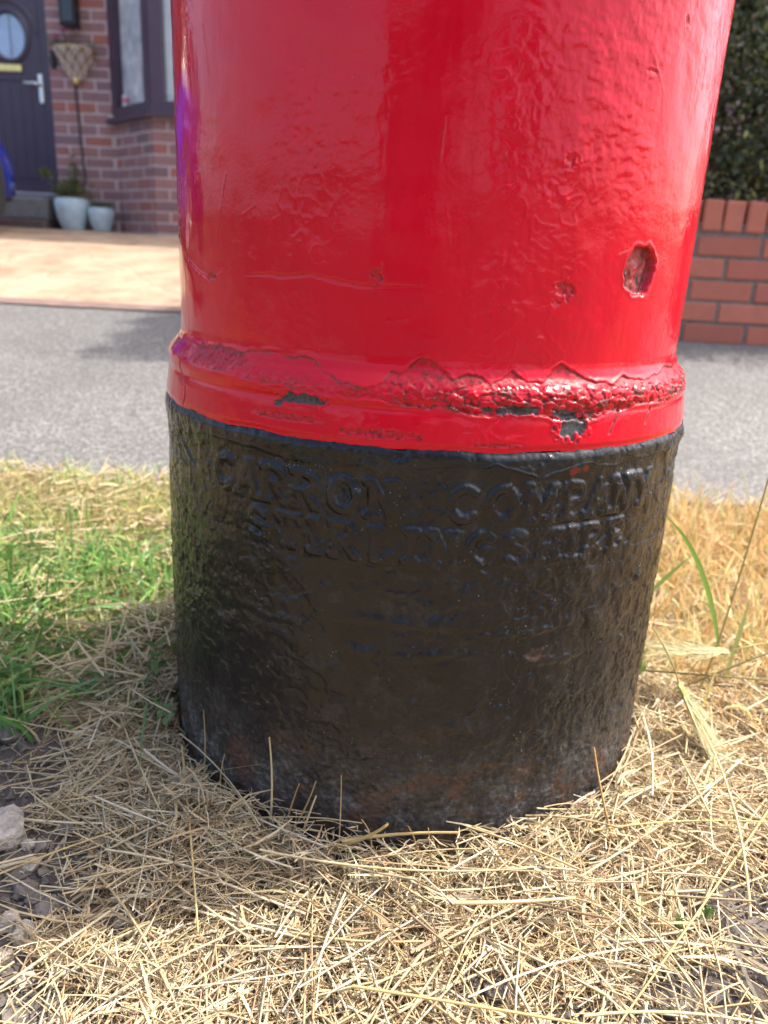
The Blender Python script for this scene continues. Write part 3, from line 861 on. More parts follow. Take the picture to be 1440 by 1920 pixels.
bpart('window_cill', band(1.285, 1.318, .055, -.10), M['upvc'])
bpart('bottom_rail', band(1.318, 1.392, .012, -.055), M['upvc'])
bpart('top_rail', band(2.30, 2.38, .012, -.055), M['upvc'])
bpart('bay_roof', band(2.38, 2.50, .06, -.30), M['roof'])
def post(p, wd, name='window_post', d0=-.056, d1=.014, axis=dv):
    n_ = Vector((axis[1], -axis[0])); ax = Vector(axis)
    P_ = [p + ax * s * wd / 2 + n_ * q for s, q in ((-1, d1), (1, d1), (1, d0), (-1, d0))]
    bpart(name, MB().prism([(q.x, q.y) for q in P_], 1.392, 2.30), M['upvc'])
A0 = Vector((-2.42, HY)); Dv = Vector(dv)
post(A0 + Dv * .035, .07)
post(A0 + Dv * (dl - .04), .085)
post(Vector((BX + .045, BY)), .09, axis=(1, 0))
for xx in (.72, 1.40): post(Vector((BX + xx, BY)), .08, axis=(1, 0))
def pane(p, q, inset, name='window_pane', mat=None, z0=1.385, z1=2.305):
    n_ = (q - p).normalized(); nn = Vector((n_.y, -n_.x)) * -inset
    a, b = p + nn, q + nn; c, d_ = b - nn.normalized() * .004 * -1, a - nn.normalized() * .004 * -1
    bpart(name, MB().prism([(a.x, a.y), (b.x, b.y), (c.x, c.y), (d_.x, d_.y)], z0, z1), mat or M['glass'])
pane(A0 + Dv * .06, A0 + Dv * (dl - .07), .022)
pane(Vector((BX + .08, BY)), Vector((BX + .69, BY)), .022)
pane(Vector((BX + .75, BY)), Vector((BX + 1.37, BY)), .022)
# blinds and curtain behind the glass
for k in range(9):
    s = .10 + k * .068
    bpart('blind_slat', MB().box((BX + s, BY + .085, 1.84), (.064, .006, .90)), M['blind'])
for k in range(5):
    bpart('blind_cord', MB().tube([(BX + .08, BY + .078, 1.44 + .16 * k), (BX + .69, BY + .078, 1.44 + .16 * k)], .0025, 5), M['blind'])
nrm = Vector((dv[1], -dv[0]))
cm = MB(); n_c = 26
for k in range(n_c + 1):
    s = .02 + (dl - .12) * k / n_c
    p = A0 + Dv * s - nrm * (.055 + .010 * math.sin(k * 1.9))
    cm.v += [(p.x, p.y, 1.37), (p.x, p.y, 2.30)]
cm.f = [(2 * k, 2 * k + 2, 2 * k + 3, 2 * k + 1) for k in range(n_c)]
bpart('net_curtain', cm, M['curtain'])
p = A0 + Dv * .44 - nrm * .07
bpart('curtain_pole_trim', MB().box((p.x, p.y, 1.84), (.022, .012, .92)), M['brass'])

# front door
DY = HY + .06
fd = hbox('front_door', (-3.38, DY, .78), (.86, .05, 1.98), M['door'])
fd.location.z += .99
def dpart(name, mbuf, mat, smooth=False):
    o = mbuf.obj(name, mat, fd, smooth=smooth)
    o.matrix_parent_inverse = Matrix.Translation((3.38, -DY, -(.78 + .99)))
    return o
dpart('door_frame', MB().box((-2.92, DY, 1.79), (.062, .085, 2.10), .006), M['door'])
dpart('door_frame', MB().box((-3.84, DY, 1.79), (.062, .085, 2.10), .006), M['door'])
dpart('door_frame', MB().box((-3.38, DY, 2.81), (.86, .085, .08), .006), M['door'])
def ring(cx, cz, rx, rz_, tk, y0, y1, n=40, a0=0, a1=360):
    m = MB(); full = abs(a1 - a0) >= 360
    cnt = n if full else n + 1
    for k in range(cnt):
        a = R_(a0 + (a1 - a0) * k / n)
        for (q, y) in ((0, y0), (tk * .35, y1), (tk * .65, y1), (tk, y0)):
            m.v.append((cx + (rx + q) * math.cos(a), y, cz + (rz_ + q) * math.sin(a)))
    for k in range(n):
        k2 = (k + 1) % cnt
        for e in range(3): m.f.append((4 * k + e, 4 * k2 + e, 4 * k2 + e + 1, 4 * k + e + 1))
    return m
dcx, dcz = -3.185, 1.845
dpart('glazing_ring', ring(dcx, dcz, .115, .140, .045, DY - .026, DY - .048), M['door'], True)
gm = MB(); gm.v = [(dcx + .118 * math.cos(R_(9 * k)), DY - .030, dcz + .143 * math.sin(R_(9 * k))) for k in range(40)]; gm.f = [tuple(range(40))]
dpart('oval_glass', gm, M['doorglass'])
dpart('glass_leading', MB().box((dcx + .012, DY - .0325, dcz), (.006, .004, .275)), simple('leading', (.16, .2, .18), .5))
dpart('panel_moulding', ring(dcx, dcz - .02, .20, .235, .022, DY - .026, DY - .036, a0=10, a1=170), M['door'], True)
dpart('letter_plate', MB().box((-3.26, DY - .034, 1.640), (.30, .018, .052), .006), M['brass'])
dpart('handle_plate', MB().box((-2.975, DY - .034, 1.51), (.034, .016, .20), .008), M['chrome'])
dpart('door_handle', MB().tube([(-2.975, DY - .04, 1.535), (-2.978, DY - .075, 1.535), (-3.0, DY - .082, 1.537), (-3.085, DY - .082, 1.54)], [.011, .011, .011, .008], 8), M['chrome'], True)
for xx in (-3.06, -3.14, -3.22, -3.30):
    dpart('door_groove', MB().box((xx, DY - .0265, 1.22), (.008, .004, .62)), M['upvc'])
dpart('panel_rail', MB().box((-3.22, DY - .028, .90), (.36, .010, .016), .003), M['door'])
dpart('panel_rail', MB().box((-3.22, DY - .028, 1.565), (.36, .010, .016), .003), M['door'])
hbox('door_threshold', (-3.37, HY - .02, .765), (.98, .16, .035), M['chrome'], bev=.006)
hbox('upper_step', (-3.37, HY - .08, .665), (.97, .28, .155), M['stone'], bev=.01)
hbox('lower_step', (-3.37, HY - .10, .545), (.97, .36, .082), M['brownstep'], bev=.01)

# ---- things fixed to or standing by the house
def leaves(cs, n, size, cols, spread, up=.5, seedv=0, droop=0.0):
    """n leaf quads round the centres; returns V, Q, C"""
    rg = np.random.default_rng(seedv)
    k = rg.integers(0, len(cs), n)
    c = np.asarray(cs, float)[k] + rg.normal(size=(n, 3)) * np.asarray(spread)
    d = rg.normal(size=(n, 3)); d[:, 2] += up; d /= np.linalg.norm(d, axis=1)[:, None]
    q = rg.normal(size=(n, 3)); s = np.cross(d, q); s /= np.linalg.norm(s, axis=1)[:, None]
    nn = np.cross(s, d)
    L = size * rg.uniform(.6, 1.4, n)[:, None]; Wd = L * .42
    b = c; m = c + d * L * .5 + nn * L * .08; t = c + d * L - nn * L * droop
    V = np.stack([b, m + s * Wd * .5, t, m - s * Wd * .5], 1).reshape(-1, 3)
    Q = np.arange(4 * n).reshape(n, 4)
    C = np.asarray(cols)[rg.integers(0, len(cols), n)] * rg.uniform(.7, 1.25, (n, 1))
    return V, Q, np.repeat(C, 4, 0)

# hanging wall basket
hb = empty('wall_basket', (-2.675, HY - .004, 1.58), 'woven half cone wall basket on the brick between door and bay window', 'basket')
def cone(t, a, o=0.0):
    rad = .142 * (1 - t) ** .55 * (1 - .12 * t) + .012 + o
    return (rad * math.cos(a), rad * .95 * math.sin(a), .185 - .205 * t)
m = MB(); rows, cols = 12, 24
for r in range(rows + 1):
    for c in range(cols + 1): m.v.append(cone(r / rows, math.pi + math.pi * c / cols, -.006))
m.f = [(r * 25 + c, r * 25 + c + 1, r * 25 + c + 26, r * 25 + c + 25) for r in range(rows) for c in range(cols)]
m.obj('liner', M['brownstep'], hb)
M['cane'] = simple('pale_cane', (.80, .70, .58), .6, var=.2, scale=60)
for k in range(-10, 15, 1):
    for sg in (-1, 1):
        pts = []
        for q in range(13):
            t = q / 12 * .97
            fr_ = (k + .5) / 14 + sg * t * .42 if sg > 0 else 1 - ((k + .5) / 14 + t * .42)
            if 0 <= fr_ <= 1: pts.append(cone(t, math.pi + math.pi * fr_, .002 * math.cos(math.pi * (q + k)) * sg))
        if len(pts) > 2: MB().tube(pts, .0040, 5).obj('cane', M['cane'] if k % 3 else M['wicker'], hb, smooth=True)
MB().tube([(.145 * math.cos(math.pi + math.pi * k / 16), .14 * math.sin(math.pi + math.pi * k / 16), .187) for k in range(17)], .008, 8).obj('rim', M['wicker'], hb, smooth=True)
MB().lathe([(.001, -.045), (.018, -.04), (.024, -.02), (.02, 0)], n=12).obj('finial', M['brass'], hb, (0, -.03, .0), smooth=True)
V, Q, C = leaves([(-.10, -.06, .2), (-.03, -.08, .2), (.05, -.06, .2), (.11, -.03, .19), (-.12, -.04, .21)], 170, .03, [(.10, .17, .045), (.16, .22, .06), (.06, .11, .04)], (.035, .03, .016), .6, 5)
link('foliage', fast_mesh('foliage', V, Q, M['leaf'], False, C), hb)
for (fx, fy, fz) in ((-.105, -.07, .262), (-.055, -.05, .30), (-.115, -.06, .245), (.135, -.05, .175), (-.07, -.05, .286)):
    V, Q, C = leaves([(0, 0, 0)], 9, .022, [(.50, .03, .20), (.42, .02, .16)], (.004, .004, .004), .1, int(abs(fx) * 1000))
    link('flower', fast_mesh('flower', V, Q, M['leaf'], False, C), hb, (fx, fy, fz))
MB().tube([(-.06, -.05, .20), (-.06, -.052, .29)], .0018, 5).obj('flower_stem', M['wood'], hb)
# lantern above
ln = empty('wall_lantern', (-2.675, HY - .004, 1.905), 'black wall lantern above the woven basket', 'lantern')
MB().box((0, -.07, .11), (.095, .095, .20), .006).obj('glass_box', M['darkglass'], ln)
for sx in (-1, 1):
    for sy in (-1, 1): MB().box((sx * .046, -.07 + sy * .046, .11), (.012, .012, .215)).obj('corner_bar', M['iron'], ln)
MB().box((0, -.07, .0), (.112, .112, .016), .004).obj('base', M['iron'], ln)
MB().box((0, -.07, .225), (.13, .13, .016), .004).obj('top', M['iron'], ln)
MB().box((0, -.010, .14), (.05, .022, .14), .004).obj('back_plate', M['iron'], ln)
db = MB().box((0, 0, 0), (.036, .026, .115), .005).obj('door_bell', M['iron'], None, (-2.848, HY - .012, 1.70))
tag(db, 'small black bell box on the brickwork beside the door', 'door bell')
ca = MB().tube([(-2.70, HY - .006, 1.545), (-2.695, HY - .008, 1.45), (-2.69, HY - .006, 1.30), (-2.685, HY - .007, 1.15), (-2.675, HY - .006, 1.0), (-2.67, HY - .006, .86)], .0075, 6).obj('cable', M['iron'], None)
tag(ca, 'thin dark cable running down the bricks below the basket', 'cable')

def pot(x, y, z, rad, h, label, seedv, tall):
    e = empty('plant_pot', (x, y, z), label, 'plant pot', 'glazed pots by the door')
    MB().lathe([(rad * .62, 0), (rad * .66, .01), (rad * .86, h * .35), (rad, h * .72), (rad * 1.0, h * .88), (rad * .93, h * .97), (rad * .95, h), (rad * .87, h), (rad * .85, h * .93)], n=96, rib=.010, ribn=32).obj('pot', M['glaze'], e, smooth=True)
    s = MB(); s.v = [(rad * .86 * math.cos(R_(15 * k)), rad * .86 * math.sin(R_(15 * k)), h * .93) for k in range(24)]; s.f = [tuple(range(24))]
    s.obj('compost', M['soil'], e)
    return e
p1 = pot(-2.722, HY - .155, .53, .127, .222, 'larger pale blue ribbed pot with leafy plant beside the door step', 1, True)
V, Q, C = leaves([(-.07, 0, .25), (-.02, -.02, .26), (.04, 0, .25), (.09, 0, .24), (.0, .02, .30), (-.08, 0, .29)], 380, .035, [(.12, .17, .035), (.17, .23, .05), (.07, .11, .03)], (.035, .04, .03), .6, 11)
link('foliage', fast_mesh('foliage', V, Q, M['leaf'], False, C), p1)
V, Q, C = leaves([(.03, 0, .33), (.04, 0, .40), (.02, 0, .46), (.06, 0, .36)], 130, .03, [(.07, .10, .03), (.11, .15, .05)], (.022, .03, .045), .7, 12)
link('tall_foliage', fast_mesh('tall_foliage', V, Q, M['leaf'], False, C), p1)
MB().tube([(-.06, 0, .22), (-.10, -.02, .30), (-.145, -.03, .36), (-.17, -.03, .385)], [.004, .003, .003, .002], 6).obj('stem', M['wood'], p1)
V, Q, C = leaves([(-.175, -.03, .385)], 60, .034, [(.20, .26, .06), (.13, .18, .05)], (.014, .014, .018), .6, 14)
link('leaf_tuft', fast_mesh('leaf_tuft', V, Q, M['leaf'], False, C), p1)
for sx in (.02, .04): MB().tube([(sx, 0, .22), (sx + .01, 0, .47)], .003, 6).obj('stem', M['wood'], p1)
p2 = pot(-2.500, HY - .16, .53, .097, .165, 'smaller pale blue ribbed pot next to the brick bay', 2, False)
V, Q, C = leaves([(-.03, 0, .175), (.03, 0, .175), (0, 0, .18)], 150, .024, [(.12, .19, .05), (.08, .13, .04)], (.028, .03, .010), .5, 15)
link('foliage', fast_mesh('foliage', V, Q, M['leaf'], False, C), p2)

bt = empty('toiletry_bottle', tuple(A0 + Dv * .125 - nrm * .045) + (1.392,), 'small white and pink bottle standing inside the bay window', 'bottle')
MB().lathe([(.001, 0), (.026, 0), (.029, .01), (.029, .075), (.022, .088), (.010, .094), (.010, .125), (.001, .125)], n=20).obj('bottle_body', M['white'], bt, smooth=True)
MB().lathe([(.0296, .03), (.0296, .068)], n=20).obj('printed_band', M['pink'], bt, smooth=True)

# ------------------------------------------------------------------ blue car parked nose-in on the drive
cw = .80; CX = -3.572
car = empty('parked_car', (CX, 4.22, .468), 'bright blue car parked nose-in on the drive before the door', 'car')
# local: +y nose, wheels centres y=0 (front) and y=-2.05
us = np.linspace(-2.55, .70, 66)
def car_h(u):   # bonnet/belt height
    return np.interp(u, [-2.55, -2.45, -2.3, -.55, -.2, .1, .3, .48, .62, .70], [.62, .80, .86, .84, .79, .73, .65, .56, .47, .38])
def car_w(u):
    return np.interp(u, [-2.55, -2.4, -2.0, 0, .3, .5, .62, .70], [.62, .74, .80, .80, .795, .755, .67, .52])
body = MB(); ns = 13
for u in us:
    wdt, h = float(car_w(u)), float(car_h(u))
    zb = .20
    for yc in (0.0, -2.05):
        q = .345 ** 2 - (u - yc) ** 2
        if q > 0: zb = max(zb, .29 + math.sqrt(q))
    zb = min(zb, h - .07)
    half = [(0, zb), (wdt * .9, zb), (wdt, zb + .02), (wdt * 1.005, zb + (h - zb) * .45), (wdt * .985, zb + (h - zb) * .8), (wdt * .93, h - .015), (wdt * .6, h + .018), (0, h + .03)]
    full = [(-a, b) for a, b in half[::-1]] + half[1:]
    for a, b in full: body.v.append((a, float(u), b))
nn_ = 15
for k in range(len(us) - 1):
    for j in range(nn_ - 1):
        body.f.append((k * nn_ + j, (k + 1) * nn_ + j, (k + 1) * nn_ + j + 1, k * nn_ + j + 1))
body.f.append(tuple(range(nn_))); body.f.append(tuple(range((len(us) - 1) * nn_, len(us) * nn_))[::-1])
body.obj('body', M['blue'], car, smooth=True)
cab = MB(); cy = [-2.35, -2.1, -1.6, -1.0, -.55, -.25]; ch = [.88, 1.25, 1.40, 1.40, 1.22, .84]
for u, h in zip(cy, ch):
    for a, b in ((-.74, .82), (-.62, max(h - .06, .83)), (-.4, h), (.4, h), (.62, max(h - .06, .83)), (.74, .82)): cab.v.append((a, u, b))
for k in range(5):
    for j in range(5): cab.f.append((k * 6 + j, (k + 1) * 6 + j, (k + 1) * 6 + j + 1, k * 6 + j + 1))
cab.obj('glasshouse', M['darkglass'], car, smooth=True)
rfm = MB()
for u, h in zip(cy[1:5], ch[1:5]):
    for a, b in ((-.60, h - .035), (-.38, h + .012), (.38, h + .012), (.60, h - .035)): rfm.v.append((a, u, b))
for k in range(3):
    for j in range(3): rfm.f.append((k * 4 + j, (k + 1) * 4 + j, (k + 1) * 4 + j + 1, k * 4 + j + 1))
rfm.obj('roof', M['blue'], car, smooth=True)
tyre = MB().lathe([(.19, -.085), (.27, -.092), (.295, -.08), (.305, -.05), (.305, .05), (.295, .08), (.27, .092), (.19, .085)], n=40).mesh('tyre', M['tyre'], True)
rm = MB().lathe([(.20, .070), (.19, .084), (.178, .074), (.172, .03), (.06, .045), (.05, .06), (.001, .062)], n=40)
rim = rm.mesh('rim', M['alloy'], True)
spk = MB()
for k in range(5):
    a = 2 * math.pi * k / 5
    for t in (-.025, .025):
        pass
    ca_, sa_ = math.cos(a), math.sin(a)
    pts = [(.05, -.03), (.18, -.018), (.18, .018), (.05, .03)]
    b0 = len(spk.v)
    for zz in (.045, .072):
        for (r, t) in pts: spk.v.append((r * ca_ - t * sa_, r * sa_ + t * ca_, zz))
    spk.f += [tuple(b0 + q for q in f) for f in ((4, 5, 6, 7), (0, 1, 5, 4), (1, 2, 6, 5), (2, 3, 7, 6), (3, 0, 4, 7))]
spm = spk.mesh('spokes', M['alloy'])
for sx in (-1, 1):
    for yc in (0.0, -2.05):
        wl = link('wheel', tyre, car, (sx * .72, yc, .305), (0, sx * math.pi / 2, 0))
        wl.name = 'wheel'
        link('rim', rim, wl); link('spokes', spm, wl)
    MB().box((sx * .50, .60, .44), (.20, .12, .10), .03).obj('headlight', M['lamp'], car)
    MB().box((sx * .62, -2.50, .72), (.10, .08, .16), .03).obj('rear_light', M['pink'], car)
    MB().box((sx * .84, -.45, .92), (.12, .07, .09), .025).obj('door_mirror', M['blue'], car)
MB().box((0, .66, .30), (.84, .10, .12), .03).obj('lower_grille', M['blackplastic'], car)
MB().box((0, -.95, .25), (1.40, 3.1, .14), .03).obj('underbody', M['blackplastic'], car)
car.rotation_euler = (R_(3.6), 0, 0)

# ------------------------------------------------------------------ hedge
hd = empty('garden_hedge', (1.1, 2.42, .66), 'dark green leafy hedge growing above the low brick wall', 'hedge')
rg = np.random.default_rng(21)
cs = []
for k in range(1650):
    x = (rg.uniform(-.12, 2.9), rg.uniform(.45, 1.6), rg.uniform(-.12, .5))[k % 3]
    y = rg.uniform(2.22, 2.74); z = rg.uniform(.68, 1.74)
    cs.append((x - 1.1, y - 2.42, z - .66))
for k in range(520):           # a taller clump in the hedge
    z = rg.uniform(.9, 2.85); q = .22 * (1 - .5 * max(0, (z - 2.0)))
    cs.append((.70 + rg.uniform(-q, q) - 1.1, 2.46 + rg.uniform(-.28, .28) - 2.42, z - .66))
V, Q, C = leaves(cs, 112000, .030, [(.060, .105, .068), (.080, .140, .085), (.115, .18, .10), (.042, .075, .052), (.27, .30, .09)], (.035, .035, .045), .15, 22)
keepm = V.reshape(-1, 4, 3)[:, 0, 2] > .035
V = V.reshape(-1, 4, 3)[keepm].reshape(-1, 3); C = C.reshape(-1, 4, 3)[keepm].reshape(-1, 3); Q = np.arange(len(V)).reshape(-1, 4)
link('foliage', fast_mesh('foliage', V, Q, M['leaf'], False, C), hd)
for k in range(24):
    x = -1.25 + k * .128 + rg.uniform(-.03, .03); y0 = rg.uniform(-.08, .12)
    MB().tube([(x, y0, -.3), (x + rg.uniform(-.05, .05), y0 + rg.uniform(-.05, .05), .2), (x + rg.uniform(-.12, .12), y0, .55), (x + rg.uniform(-.15, .15), y0, .95)], [.014, .011, .007, .003], 6).obj('stem', M['wood'], hd)

# ------------------------------------------------------------------ straw and grass
def strands(P, rad, C, sides=3, flat=None):
    """P (n,k,3) centre lines, rad (n,k)"""
    n, k, _ = P.shape
    t = P[:, -1] - P[:, 0]; t /= np.linalg.norm(t, axis=1)[:, None] + 1e-9
    ref = np.tile([0., 0., 1.], (n, 1)); ref[np.abs(t[:, 2]) > .9] = [1., 0, 0]
    u = np.cross(t, ref); u /= np.linalg.norm(u, axis=1)[:, None]; v = np.cross(u, t)
    ph = rng.uniform(0, 6.28, n)
    if sides == 2:
        a = np.cos(ph)[:, None] * u + np.sin(ph)[:, None] * v
        V = np.stack([P - a[:, None] * rad[..., None], P + a[:, None] * rad[..., None]], 2)
    else:
        L = []
        for s in range(sides):
            g = ph + 2 * math.pi * s / sides
            a = np.cos(g)[:, None] * u + np.sin(g)[:, None] * v
            L.append(P + a[:, None] * rad[..., None])
        V = np.stack(L, 2)
    V = V.reshape(n, k, sides, 3)
    idx = np.arange(n * k * sides).reshape(n, k, sides)
    if sides == 2:
        Q = np.stack([idx[:, :-1, 0], idx[:, :-1, 1], idx[:, 1:, 1], idx[:, 1:, 0]], -1).reshape(-1, 4)
    else:
        j = np.roll(idx, -1, 2)
        Q = np.stack([idx[:, :-1], j[:, :-1], j[:, 1:], idx[:, 1:]], -1).reshape(-1, 4)
    Cv = np.repeat(C, k * sides, 0)
    return V.reshape(-1, 3), Q, Cv

def merge(parts):
    b = 0; Vs = []; Qs = []; Cs = []
    for V, Q, C in parts:
        Vs.append(V); Qs.append(Q + b); Cs.append(C); b += len(V)
    return np.concatenate(Vs), np.concatenate(Qs), np.concatenate(Cs)

STRAWC = np.array([(.69, .55, .31), (.75, .63, .40), (.65, .48, .24), (.52, .36, .18), (.73, .66, .49), (.38, .25, .135), (.62, .50, .30), (.78, .69, .48), (.29, .175, .09), (.67, .54, .26)])
STRAWP = np.array([.17, .16, .12, .09, .11, .07, .12, .08, .04, .04])
def straw_cols(n):
    c = STRAWC[rng.choice(len(STRAWC), n, p=STRAWP / STRAWP.sum())]
    c = .88 * c + .12 * np.array((.80, .75, .64))
    return c * rng.uniform(.75, 1.12, (n, 1))

def straw_thick(x, y):
    r = np.hypot(x, y)
    return .010 + .026 * sstep(.36, .245, r) + .008 * sstep(-.3, .3, fbm(np.column_stack([x, y, x * 0]), 11, 2, 9.))

def lying(n, lmean, lsig, rmin, rmax, x0, x1, y0, y1, k=4, sides=3, tilt=7, lift=1.0, bend=.10):
    # oversample positions
    m = n * 4
    x = rng.uniform(x0, x1, m); y = rng.uniform(y0, y1, m)
    keep = rng.uniform(size=m) < straw_density(x, y)
    r = np.hypot(x, y); keep &= (r > .2365) & (y < edgeY(x) - .02)
    x = x[keep][:n]; y = y[keep][:n]; n = len(x)
    L = np.exp(rng.normal(math.log(lmean), lsig, n))
    az = rng.uniform(0, 2 * math.pi, n)
    th = straw_thick(x, y)
    u = rng.uniform(size=n) ** .8
    zc = soil_h(np.column_stack([x, y])) + .0015 + th * u * lift
    tl = R_(1) * rng.normal(0, tilt, n)
    d = np.column_stack([np.cos(az) * np.cos(tl), np.sin(az) * np.cos(tl), np.sin(tl)])
    s = np.linspace(-.5, .5, k)
    sideb = np.column_stack([-np.sin(az), np.cos(az), np.zeros(n)])
    bn = rng.normal(0, bend, n) * L; bz = -np.abs(rng.normal(0, .03, n)) * L
    P = np.column_stack([x, y, zc])[:, None, :] + d[:, None, :] * (L[:, None] * s)[..., None]
    P += sideb[:, None, :] * (bn[:, None] * (s ** 2 * 4))[..., None]
    P[..., 2] += bz[:, None] * (s ** 2 * 4)
    # keep out of the plinth and above the soil
    rr = np.hypot(P[..., 0], P[..., 1])
    ok = (rr > .2358).all(1) & ((P[..., 1] < edgeY(P[..., 0]) + .02).all(1))
    P = P[ok]; L = L[ok]
    hs_ = soil_h(P[..., :2].reshape(-1, 2)).reshape(P.shape[:2])
    P[..., 2] = np.maximum(P[..., 2], hs_ + .001)
    rad = rng.uniform(rmin, rmax, len(P))[:, None] * np.ones(k)[None]
    if sides == 2: rad[:, -1] *= .2; rad[:, 0] *= .6
    return strands(P, rad, straw_cols(len(P)), sides)

parts = []
# fine chaff, medium straw, long stems
parts.append(lying(52000, .017, .45, .00032, .0008, -.50, .52, -.45, .30, 3, 2, 14))
parts.append(lying(20000, .034, .45, .00032, .00078, -.52, .54, -.46, .35, 4, 3, 10, 1.0, .05))
parts.append(lying(3200, .060, .40, .0006, .0014, -.52, .54, -.46, .35, 4, 2, 10, 1.1, .08))
parts.append(lying(3900, .085, .35, .0005, .0011, -.55, .56, -.47, .40, 5, 3, 6, 1.15, .035))
parts.append(lying(560, .15, .28, .0006, .0012, -.45, .48, -.44, .10, 6, 3, 4, 1.25, .035))
parts.append(lying(9000, .035, .45, .0004, .0009, -1.6, 1.6, .15, .70, 3, 2, 16))
parts.append(lying(26000, .040, .45, .0005, .0011, -1.7, 1.7, -1.45, .2, 3, 2, 12))
V, Q, C = merge(parts)
tag(link('dry_grass_clippings', fast_mesh('dry_grass_clippings', V, Q, M['straw'], True, C)), 'loose dry straw and grass clippings strewn round the black base', 'straw', kind='stuff')

# upright bits of straw leaning on the plinth and hand-set long stems
def stem(pts, r0, r1, col, sides=5, k=10):
    pts = np.array(pts, float)
    s = np.linspace(0, 1, len(pts)); t = np.linspace(0, 1, k)
    if len(pts) == 3:
        P = ((1 - t) ** 2)[:, None] * pts[0] + (2 * t * (1 - t))[:, None] * (2 * pts[1] - .5 * (pts[0] + pts[2])) + (t ** 2)[:, None] * pts[2]
    else:
        P = np.column_stack([np.interp(t, s, pts[:, q]) for q in range(3)])
    return strands(P[None], np.linspace(r0, r1, k)[None], np.array([col]), sides)
parts = []
G1, G2, G3 = (.66, .50, .22), (.74, .62, .36), (.52, .34, .14)
def on(th, r, z): return (r * math.sin(R_(th)), -r * math.cos(R_(th)), z)
for (a, b, r0) in ((on(-24.5, .245, .02), on(-25.5, .240, .102), .0012), (on(-45.5, .242, .02), on(-46, .238, .088), .0007), (on(-38, .244, .02), on(-38, .239, .062), .0006), (on(-17, .246, .03), on(-14.5, .247, .068), .0010), (on(-10, .246, .02), on(-10.5, .238, .085), .0006), (on(-20, .25, .02), on(-15, .243, .078), .0009), (on(-21, .248, .02), on(-18, .246, .074), .0008), (on(-12, .25, .022), on(-1, .262, .066), .0022), (on(-9, .252, .035), on(11, .258, .056), .0016), (on(5, .25, .02), on(2.5, .247, .053), .0012), (on(7, .262, .015), on(6, .252, .056), .0007), (on(20, .25, .01), on(17, .25, .038), .0009), (on(12, .252, .02), on(14, .251, .048), .0008), (on(40, .30, -.01), on(41.5, .243, .092), .0014), (on(47, .255, .02), on(46, .262, .055), .0014), (on(-4, .25, .02), on(-6, .244, .052), .0007), (on(28, .25, .01), on(30, .246, .04), .0007)):
    mid = tuple((np.array(a) + np.array(b)) / 2 + rng.normal(0, .003, 3))
    parts.append(stem((a, mid, b), r0, r0 * .55, (G1, G2, G3)[rng.integers(0, 3)], 4, 7))
for pts, r0, c in (
    (((-.34, -.33, .012), (-.23, -.20, .016), (-.13, -.07 - .14, .03)), .0014, G1),
    (((-.335, -.16, .018), (-.20, -.02 - .10, .02), (-.245, -.02, .03)), .0012, G2),
    (((.33, -.09, .03), (.18, -.25, .03), (-.02, -.36, .012)), .0018, G2),
    (((.36, -.12, .03), (.24, -.26, .03), (.12, -.40, .01)), .0016, G1),
    (((-.10, -.27, .04), (0, -.29, .04), (.10, -.272, .045)), .0015, G2),
    (((-.29, -.19, .014), (-.21, -.24, .02), (-.10, -.30, .03)), .0011, G2),
    (((-.20, -.14, .03), (-.15, -.255, .035), (-.13, -.33, .02)), .0018, G1),
    (((.045, -.30, .035), (.09, -.292, .037), (.135, -.285, .034)), .0026, G2),
    (((.13, -.36, .012), (.20, -.345, .016), (.30, -.36, .006)), .0017, G2),
    (((-.02, -.36, .02), (.12, -.37, .018), (.25, -.375, .01)), .0016, G1),
    (((.16, -.22, .04), (.26, -.18, .04), (.36, -.18, .03)), .0013, G1),
    (((.27, -.27, .015), (.275, -.18, .05), (.285, -.09, .06)), .0018, G2),
    (((-.28, -.09, .03), (-.24, -.17, .03), (-.185, -.235, .03)), .0013, G2),
    (((-.23, -.155, .035), (-.17, -.20, .03), (-.05, -.262, .04)), .0017, (.74, .68, .55)),
    (((-.36, -.23, .01), (-.25, -.20, .015), (-.18, -.18, .025)), .0010, G2),
):
    parts.append(stem([np.array(pts[0]), np.array(pts[1]) * .3 + .35 * (np.array(pts[0]) + np.array(pts[2])) + rng.normal(0, .004, 3) * (1, 1, .3) + np.array((0, 0, .3 * (pts[1][2] - .5 * (pts[0][2] + pts[2][2])))), np.array(pts[2])], r0 * .68, r0 * .42, c, 5, 12))
V, Q, C = merge(parts)
tag(link('upright_straw', fast_mesh('upright_straw', V, Q, M['straw'], True, C)), 'long straw stems lying and leaning against the black base', 'straw', kind='stuff')

